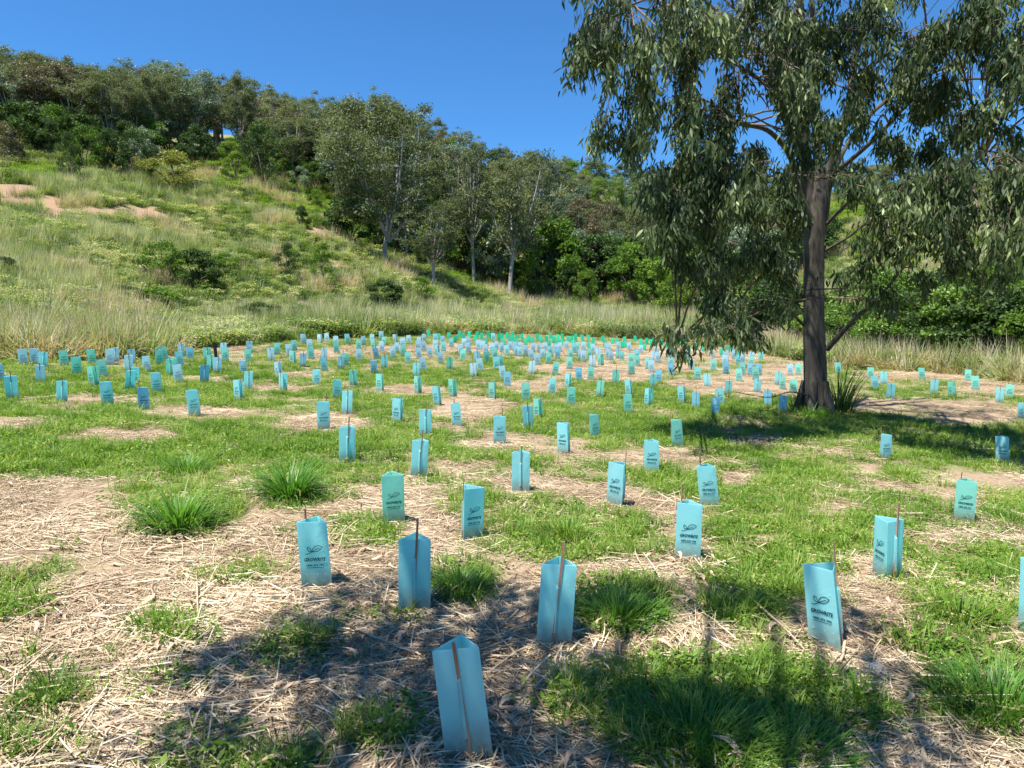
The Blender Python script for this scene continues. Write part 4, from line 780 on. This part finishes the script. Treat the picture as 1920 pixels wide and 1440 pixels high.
            LC.append(tw[i]+rng.normal(0, .085, (n, 3))); a = rng.normal(0, .38, (n, 3)); a[:, 2] = -1+rng.normal(0, .3, n); LA.append(a)
            LV.append(np.clip(rng.random(n)*.75+.35*rng.random()**2, 0, 1.2))
    C = np.concatenate(LC)-np.array(tb); A = unit(np.concatenate(LA)); v = np.concatenate(LV); n = len(C)
    px, py = proj(C+np.array(tb)); keep = (py < 648) | (px < 1330); C, A, v = C[keep], A[keep], v[keep]; n = len(C)
    b = R(n, 0, 6.283); nr = np.stack([np.cos(b), np.sin(b), R(n, -.2, .2)], -1); s_ = unit(np.cross(A, nr)); nn = unit(np.cross(s_, A)); Ln = R(n, .13, .23)[:, None]; Wd = R(n, .03, .052)[:, None]; cv = R(n, -.25, .25)[:, None]
    V = np.stack([C, C+A*Ln*.35+s_*Wd*.5+nn*cv*Ln*.2, C+A*Ln*.35-s_*Wd*.5+nn*cv*Ln*.2, C+A*Ln*.7+s_*Wd*.32+nn*cv*Ln*.12, C+A*Ln*.7-s_*Wd*.32+nn*cv*Ln*.12, C+A*Ln-nn*cv*Ln*.25], 1).reshape(-1, 3)
    i = np.arange(n)*6; lf = MB(); lf.add(V, np.stack([i, i+1, i+2], -1), 0, v); lf.F.append((np.stack([i+1, i+3, i+4, i+2], -1), 0, v)); lf.F.append((np.stack([i+3, i+5, i+4], -1), 0, v))
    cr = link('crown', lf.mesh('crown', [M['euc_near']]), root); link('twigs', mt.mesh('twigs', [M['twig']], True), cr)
    print('near leaves', n)
big_tree()

# ------------------------------------------------------------------ the eucalypt behind the viewer whose low branch shades the foreground
def shade_tree():
    g = Vector((-2.6, -3.2, float(zt(-2.6, -3.2)))); root = empty('eucalyptus_tree', g, 'eucalyptus beside the viewer whose overhanging branches throw the dappled foreground shade', 'tree')
    mb = MB(); T = np.array(g)
    tube(mb, spline([[0,0,-.2],[0,0,.6],[.1,.1,2.5],[.2,.3,5],[.4,.5,7.5],[.4,.4,10]], 5), np.linspace(.36, .12, 26), 14, wob=.12)
    SH = [(880,1330,60,30,14),(777,1095,40,18,9),(1037,1155,40,20,9),(640,1120,60,22,9),(720,1185,90,30,16),(600,1175,60,20,8),(500,1225,80,24,12),(420,1265,50,18,5),(650,1250,80,30,14),(830,1130,70,22,10),(930,1120,70,22,12),(1050,1125,80,24,12),(1180,1120,90,26,14),(1330,1110,80,22,10),(1450,1140,70,20,8),
      (880,1210,70,28,10),(980,1190,70,26,12),(780,1290,60,30,10),(820,1380,90,40,16),(1120,1260,80,30,12),(1200,1300,90,30,12),(1350,1340,120,40,20),(1480,1370,110,40,16),(1250,1400,140,40,20),(1050,1400,110,40,14),(400,1370,80,24,8),(600,1400,90,30,9),
      (1620,1160,60,18,6),(1700,1270,70,24,7),(1640,1400,90,40,10),(1540,1150,50,16,6),(1780,1330,70,30,6)]
    LC, LA, LV = [], [], []; mt = MB()
    hub = np.array([.4, .9, 6.0])
    for (px, py, rx, ry, ns) in SH:
        q = np.array(ground_at(px, py)); h = rng.uniform(5.4, 7.4); c = q+np.array(SUN)*h/SUN.z-T
        start = np.array([.25, .35, rng.uniform(4.6, 6.4)]); mid = start*.45+c*.55+np.array([0, 0, .5]); br = spline([list(start), list(mid), list(c)], 6)
        tube(mb, br, np.linspace(.045, .012, len(br)), 6)
        d = np.linalg.norm(q-np.array([0, 0, CAMZ])); sm = d/F
        for _ in range(int(ns*.72+1)):
            v = unit(rng.normal(0, 1, 3))*rng.random()**.5; e = c+v*np.array([rx*sm*1.05, ry*sm*2.4, .35]); b0 = br[int(rng.integers(9, len(br)))]
            tw = spline([list(b0), list((b0+e)/2+[0, 0, .1]), list(e)], 3); tube(mt, tw, np.linspace(.008, .003, len(tw)), 3, cap=False)
            n = int(rng.integers(22, 40)); LC.append(e+rng.normal(0, .12, (n, 3))); a = rng.normal(0, .5, (n, 3)); a[:, 2] = -1; LA.append(a); LV.append(R(n))
    for _ in range(90):                                        # the crown over the trunk itself
        c = np.array([rng.normal(.2, 1.8), rng.normal(-1.2, 1.6), rng.uniform(7, 12)]); n = 60
        LC.append(c+rng.normal(0, .35, (n, 3))); a = rng.normal(0, .5, (n, 3)); a[:, 2] = -1; LA.append(a); LV.append(R(n))
    link('trunk', mb.mesh('trunk', [M['bark']], True), root); lf = MB(); C = np.concatenate(LC); n = len(C); b = R(n, 0, 6.283)
    diamonds(lf, C, np.concatenate(LA), np.stack([np.cos(b), np.sin(b), 0*b], -1), R(n, .12, .2), R(n, .03, .05), np.concatenate(LV))
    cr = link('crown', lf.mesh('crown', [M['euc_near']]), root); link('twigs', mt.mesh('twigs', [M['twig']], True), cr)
shade_tree()

# ------------------------------------------------------------------ prototypes for the trees and shrubs beyond the field
def crown_leaves(lf, clumps, per, size, asp=.45, droop=.5, flat=.8, shell=.35):
    C, A, Vv, NR = [], [], [], []
    for c, r in clumps:
        n = int(per*r*r) if per > 0 else 80; u = unit(rng.normal(0, 1, (n, 3))); u[:, 2] = np.where(u[:, 2] < -.35, -u[:, 2]*.6, u[:, 2]); q = u*(shell+(1-shell)*rng.random((n, 1)))*r; q[:, 2] *= flat
        C.append(np.asarray(c)+q); a = rng.normal(0, 1, (n, 3)); a[:, 2] -= droop*1.5; A.append(a+u*.4); NR.append(u+rng.normal(0, .7, (n, 3))); Vv.append(np.clip(rng.random(n)*.8+.2*rng.random(), 0, 1))
    C = np.concatenate(C); n = len(C); diamonds(lf, C, np.concatenate(A), np.concatenate(NR), size*R(n, .6, 1.3), size*asp*R(n, .7, 1.2), np.concatenate(Vv))
def euc_proto(seed, H=16., W=4.2, fork=.4, per=105, dense=1.):
    global rng; keep = rng; rng = np.random.default_rng(seed); tr = MB(); lf = MB(); cl = []
    lean = rng.normal(0, .22, 2); f = H*fork; tube(tr, spline([[0,0,-.6],[lean[0]*.2,lean[1]*.2,f*.5],[lean[0],lean[1],f]], 4), np.linspace(.26, .17, 9), 7)
    nl = int(rng.integers(9, 12))
    for i in range(nl):
        a = 6.283*(i+rng.random()*.7)/nl; top = H*rng.uniform(.5, .97); rr = W*rng.uniform(.3, .8) if i else .3
        b = np.array([lean[0], lean[1], f*rng.uniform(.6, 1)]); e = np.array([lean[0]+math.cos(a)*rr, lean[1]+math.sin(a)*rr, top]); m = b*.45+e*.55+np.array([math.cos(a)*rr*.1, math.sin(a)*rr*.1, -H*.03])
        P = spline([list(b), list(m), list(e)], 5); tube(tr, P, np.linspace(.13, .04, len(P)), 5)
        for j in range(int(rng.integers(7, 10))):
            s = P[int(rng.integers(2, len(P)))]; a2 = a+rng.normal(0, 1.1); r2 = W*rng.uniform(.15, .5); q = s+np.array([math.cos(a2)*r2, math.sin(a2)*r2, rng.uniform(-.02, .10)*H])
            tube(tr, spline([list(s), list((s+q)/2+[0, 0, -.2]), list(q)], 3), np.linspace(.05, .02, 7), 4, cap=False); cl.append((q, rng.uniform(.75, 1.4)*W/4.2))
        cl.append((e-np.array([0, 0, .5]), rng.uniform(1.15, 1.75)*W/4.2))
    crown_leaves(lf, cl, per*dense, .27, .5, .9, .95, .15)
    a = tr.mesh('tree_trunk', [M['palebark']], True), lf.mesh('tree_crown', [M['euc']]); rng = keep; return a, H, W
def bush_proto(seed, H=3., W=1.6, per=150, size=.2, tall=False):
    global rng; keep = rng; rng = np.random.default_rng(seed); tr = MB(); lf = MB(); cl = []
    n = int(rng.integers(20, 28))
    for i in range(n):
        a = rng.random()*6.283; t = rng.random(); z = H*(.12+.76*t); rr = W*math.sqrt(max(.08, 1-((t-.38)/.64)**2))*rng.uniform(.5, .9); q = np.array([math.cos(a)*rr, math.sin(a)*rr, z])
        cl.append((q, rng.uniform(.3, .6)*W/1.6))
        if i % 3 == 0: tube(tr, spline([[0, 0, -.2], [q[0]*.3, q[1]*.3, z*.5], list(q)], 3), np.linspace(.06, .02, 7), 5)
    cl.append((np.array([0, 0, H*.86]), .5*W/1.6))
    crown_leaves(lf, cl, per*8.0/(W/1.6)**2, size*.58, .6, .1, .85, .45)
    a = tr.mesh('shrub_stem', [M['twig']], True), lf.mesh('shrub_crown', [M['bright']]); rng = keep; return a, H, W
EP = [euc_proto(100+i, 16, w, f, 175, dn) for i, (w, f, dn) in enumerate(((4.2, .26, 1), (3.6, .34, .9), (4.8, .2, 1.1), (3.4, .38, .85), (4.4, .26, 1.15), (3.9, .18, 1)))]
BP = [bush_proto(200+i, 3., w, 150, s) for i, (w, s) in enumerate(((1.6, .2), (1.9, .24), (1.3, .18), (1.7, .3)))]
def plant(proto, px, d, H, W, matname, name, label, cat, group, barkm=None, z=None, rot=None):
    (tm, cm), h0, w0 = proto; a = float(azm(px)); x, y = d*math.sin(a), d*math.cos(a)
    e = empty(name, (x, y, float(zt(x, y)) if z is None else z), label, cat, group)
    e.rotation_euler = (rng.normal(0, .03), rng.normal(0, .03), rng.random()*6.283); e.scale = (W/w0, W/w0, H/h0)
    t = link('trunk' if h0 > 5 else 'stem', tm, e); c = link('crown', cm, e)
    for o, m in ((t, barkm), (c, matname)):
        if m: o.material_slots[0].link = 'OBJECT'; o.material_slots[0].material = M[m]
    return e
def top_H(px, d, ytop):
    a = float(azm(px)); return CAMZ+float(tan_elev(px, ytop))*d-float(zt(d*math.sin(a), d*math.cos(a)))
SKX = [-200,0,60,130,180,210,290,350,400,440,480,540,580,620,650,700,740,790,830,880,900,950,1010,1060,1110,1150,1200,1300,1400,1500,1600,1680,1760,1830,1900,2100]
SKY = [90,88,95,95,110,128,112,112,130,128,142,152,172,190,195,165,172,200,232,240,252,272,283,292,288,300,300,310,330,335,345,340,322,325,300,290]
def skyline(px): return float(np.interp(px, SKX, SKY))
# eucalypts that can be told apart: column, distance, top row, crown half width (m), bark
NT = [(725,78,170,6.2,'palebark','big spreading grey eucalypt at the head of the gully behind the spur'),(815,72,372,3.4,'palebark','short bushy eucalypt with yellowish top in front of the gully'),
 (955,84,268,5.2,'palebark','white trunked eucalypt behind the tall grass, forked low'),(890,88,262,4.0,'palebark','dark eucalypt between the grey gully tree and the white trunked tree'),(850,92,245,4.6,'palebark','tall dark eucalypt rising over the short bushy one'),
 (765,90,195,4.6,'palebark','drooping pale green eucalypt crown beside the big spreading one'),(1005,96,290,4.2,'palebark','brownish eucalypt just past the white trunked tree'),(650,100,205,4.2,'palebark','slim eucalypt at the edge where the ridge meets the gully')]
for px, d, yt, w, bk, lab in NT:
    plant(EP[2 if px == 725 else int(rng.choice([1, 3, 3]))], px, d, top_H(px, d, yt), w*(.95 if px == 725 else .78), 'silver' if px == 765 else 'euc', 'eucalypt', lab, 'tree', 'eucalypts around the gully', bk)
rowsT = [('front of the ridge wood', -90, 640, 114, 37, .97, 'eucalypts on the ridge'), ('second line of the ridge wood', -110, 640, 124, 36, .98, 'eucalypts on the ridge'), ('back line of the ridge wood', -100, 650, 138, 36, 1.02, 'eucalypts on the ridge'),
 ('lower line of the valley wood', 1040, 1500, 108, 50, .66, 'eucalypts on the valley side'), ('second line of the valley wood', 670, 1560, 128, 44, .80, 'eucalypts on the valley side'), ('third line of the valley wood', 660, 1560, 150, 40, .92, 'eucalypts on the valley side'), ('top line of the valley wood', 650, 1560, 178, 36, 1.02, 'eucalypts on the valley side'),
 ('crest behind the big tree', 1560, 2380, 150, 60, 1.0, 'trees on the crest'), ('slope behind the big tree', 1700, 2380, 112, 85, .7, 'trees on the crest')]
for nm, x0, x1, d, step, fr, grp in rowsT:
    px = x0; k = 0
    while px < x1:
        k += 1; p_ = px+rng.normal(0, step*.22); dd_ = d*rng.uniform(.96, 1.04); Hs = top_H(p_, dd_, skyline(p_)+rng.uniform(-4, 16)); H = Hs*fr*rng.uniform(.88, 1.03) if fr < 1 else Hs*rng.uniform(.94, 1.01)
        H = min(max(H, 7), 24)
        mt_ = rng.choice(['euc', 'euc', 'euc', 'euc', 'brownleaf', 'silver', 'bright' if fr < .85 else 'euc']); word = {'euc': 'grey-green', 'brownleaf': 'brownish', 'silver': 'silvery', 'bright': 'leafy green'}[mt_]
        plant(EP[int(rng.integers(0, 6))], p_, dd_, H, rng.uniform(3.3, 4.9)*(H/16)**.5, mt_, 'eucalypt', '%s eucalypt, %s from left in the %s' % (word, ordw(k), nm), 'tree', grp, 'palebark')
        px += step*rng.uniform(.75, 1.25)
for i, (px, d, yt, w) in enumerate([(560,104,215,3.6),(590,112,205,4.0),(618,106,222,3.8),(640,98,250,3.4),(668,104,235,4.2),(690,112,215,4.4),(705,98,270,3.4),(740,100,240,4.2),(600,122,190,4.2),(650,126,200,4.4)]):
    plant(EP[int(rng.integers(0, 6))], px, d, top_H(px, d, yt), w, ['euc', 'brownleaf', 'euc', 'silver'][i % 4], 'eucalypt', '%s eucalypt, %s of those joining the ridge wood to the gully' % (['grey-green', 'brownish', 'grey-green', 'silvery'][i % 4], ordw(i+1)), 'tree', 'eucalypts around the gully', 'palebark')
# undergrowth below the ridge wood and in the gully
under = [('shrub under the ridge wood', -60, 640, 106, 24, (3, 6), 'undergrowth below the ridge trees'), ('shrub on the gully side', 690, 1010, 92, 28, (4, 8), 'undergrowth in the gully'), ('shrub on the valley side', 1010, 1560, 98, 30, (5, 9), 'undergrowth in the gully'),
 ('shrub under the middle valley trees', 760, 1400, 120, 40, (5, 8), 'undergrowth in the gully'), ('shrub under the upper valley trees', 700, 1450, 142, 40, (5, 9), 'undergrowth in the gully'), ('shrub under the crest trees', 700, 1500, 168, 40, (6, 9), 'undergrowth in the gully'), ('shrub where ridge meets gully', 540, 720, 100, 26, (3, 5), 'undergrowth in the gully'), ('shrub high under the ridge wood', -90, 640, 122, 40, (2.5, 4.5), 'undergrowth below the ridge trees')]
for nm, x0, x1, d, step, (h0, h1), grp in under:
    px = x0; k = 0
    while px < x1:
        k += 1; mt_ = rng.choice(['bright', 'darkleaf', 'darkleaf', 'silver', 'bright']); H = rng.uniform(h0, h1); word = {'bright': 'bright green', 'darkleaf': 'dark green', 'silver': 'silvery green'}[mt_]
        plant(BP[int(rng.integers(0, 4))], px+rng.normal(0, 8), d*rng.uniform(.97, 1.05), H, H*rng.uniform(.4, .65), mt_, 'shrub', '%s %s, %s from left' % (word, nm, ordw(k)), 'shrub', grp)
        px += step*rng.uniform(.7, 1.3)
# shrubs: column, foot row, width, height in photo px, leaf, label
SHR = [(150,345,42,58,'darkleaf','round dark shrub standing alone on the slope above the bare earth'),(178,325,60,52,'bright','bright green shrub just behind the round dark one'),(218,330,38,50,'darkleaf','narrow dark shrub between two brighter ones'),(268,340,60,62,'darkleaf','dark shrub touching the yellow bush'),
 (340,358,100,48,'yellow','yellow flowering bush on the slope'),(245,315,50,26,'yellow','small yellowish bush behind the dark shrubs'),(505,352,82,80,'darkleaf','large dark leafy shrub below the ridge wood'),(455,345,55,38,'bright','low bright shrub left of the large leafy one'),
 (25,312,70,44,'brownleaf','olive shrub at the edge of the ridge wood, far left'),(112,295,55,42,'darkleaf','dark shrub at the edge of the ridge wood'),(598,390,34,22,'bright','small bright shrub on the open green slope'),(575,432,24,30,'darkleaf','little dark shrub above the bare track'),(610,540,46,60,'bright','upright dark and lime shrub on the lower slope'),
 (541,530,46,50,'darkleaf','ragged shrub left of the upright lime shrub'),(315,540,80,54,'bright','wide bright shrub on the middle of the slope'),(370,542,80,46,'darkleaf','dark hollow shrub touching the wide bright shrub'),(430,525,56,32,'bright','low bright shrub right of the dark hollow shrub'),
 (660,462,95,62,'darkleaf','dark shrub under the big gully eucalypt'),(720,578,70,36,'darkleaf','low dark shrub on the foot of the spur'),(785,570,70,36,'bright','low bright shrub beside the dark one on the spur'),(570,610,70,26,'bright','low leafy mound at the foot of the slope'),(490,608,80,28,'darkleaf','long dark mound of creeper at the slope foot'),
 (300,595,90,34,'bright','green creeper mound low on the slope'),(240,580,70,26,'darkleaf','small creeper mound left of the green one'),(625,552,36,22,'bright','tiny bush at the foot of the upright shrub'),(20,530,50,26,'darkleaf','dark weed mound at the left edge of the slope')]
for px, py, w, h, mt_, lab in SHR:
    dd_ = march(px, py, zt, 20, 120); m_ = dd_/F; h = h*1.3
    plant(BP[int(rng.integers(0, 4))], px, dd_+.5, h*m_*1.05, w*m_*.52, mt_, 'shrub', lab, 'shrub', 'shrubs scattered over the hillside')
BIG = [(1030,92,405,125,'bright','tallest bright green bushy tree at the grass edge'),(1010,88,465,60,'bright','bright bush filling the side of the tallest bushy tree'),(1062,86,500,50,'darkleaf','small dark bush tucked against the bushy tree'),(1075,98,440,70,'silver','silvery round treetop behind the bushy tree'),(1105,96,455,100,'brownleaf','brown twiggy bush between the two bright trees'),
 (1098,84,505,48,'bright','small bright bush in front of the brown twiggy one'),(1185,88,450,95,'bright','lime topped bushy tree next to the brown twiggy bush'),(1225,84,480,80,'bright','bright bush right of the lime topped tree'),(1150,102,430,80,'silver','pale silvery bush behind the lime topped tree'),(1265,80,510,80,'bright','spreading green bush before the dark trees'),
 (1300,82,450,90,'darkleaf','dark bush left of the drooping branches'),(1360,70,470,100,'darkleaf','deep green bush behind the drooping branches'),(1430,62,480,100,'darkleaf','dark bush seen behind the trunk branches'),(1480,50,520,90,'bright','leafy bush behind the trunk')]
for px, d, yt, w, mt_, lab in BIG:
    m_ = d/F; plant(BP[int(rng.integers(0, 4))], px, d, top_H(px, d, yt), w*m_*.55, mt_, 'bushy_tree', lab, 'bush', 'bushes at the edge of the tall grass')
VN_ = [(1395,32,545,110),(1450,33,530,110),(1505,33,530,100),(1590,34,505,120),(1650,34,520,110),(1700,34,510,110),(1760,33,505,120),(1820,33,500,120),(1880,32,480,130),(1935,31,440,130),(1990,31,460,130),(1620,32,580,100),(1560,31,590,90),(1730,30,575,110),(1860,30,570,110),(1610,29,540,120),(1690,29,545,120),(1775,29,535,120),(1850,29,530,120),(1925,29,520,120),(1655,31,500,90),(1745,31,515,90),(1905,31,470,100)]
for i, (px, d, yt, w) in enumerate(VN_):
    d = float(d_edge(float(azm(px))))+5.5+(d-30)*1.2
    m_ = d/F; mt_ = ['vine', 'darkleaf', 'vine', 'darkleaf', 'bright'][i % 5]
    plant(BP[(1, 3, 3, 0)[i % 4]], px, d, top_H(px, d, yt), w*m_*.6, mt_, 'thicket_shrub', '%s shrub, %s in the thicket behind the trunk' % ({'vine': 'broad leaved lime', 'darkleaf': 'dark', 'bright': 'fresh green'}[mt_], ordw(i+1)), 'shrub', 'thicket shrubs')
print('objects', len(bpy.data.objects))
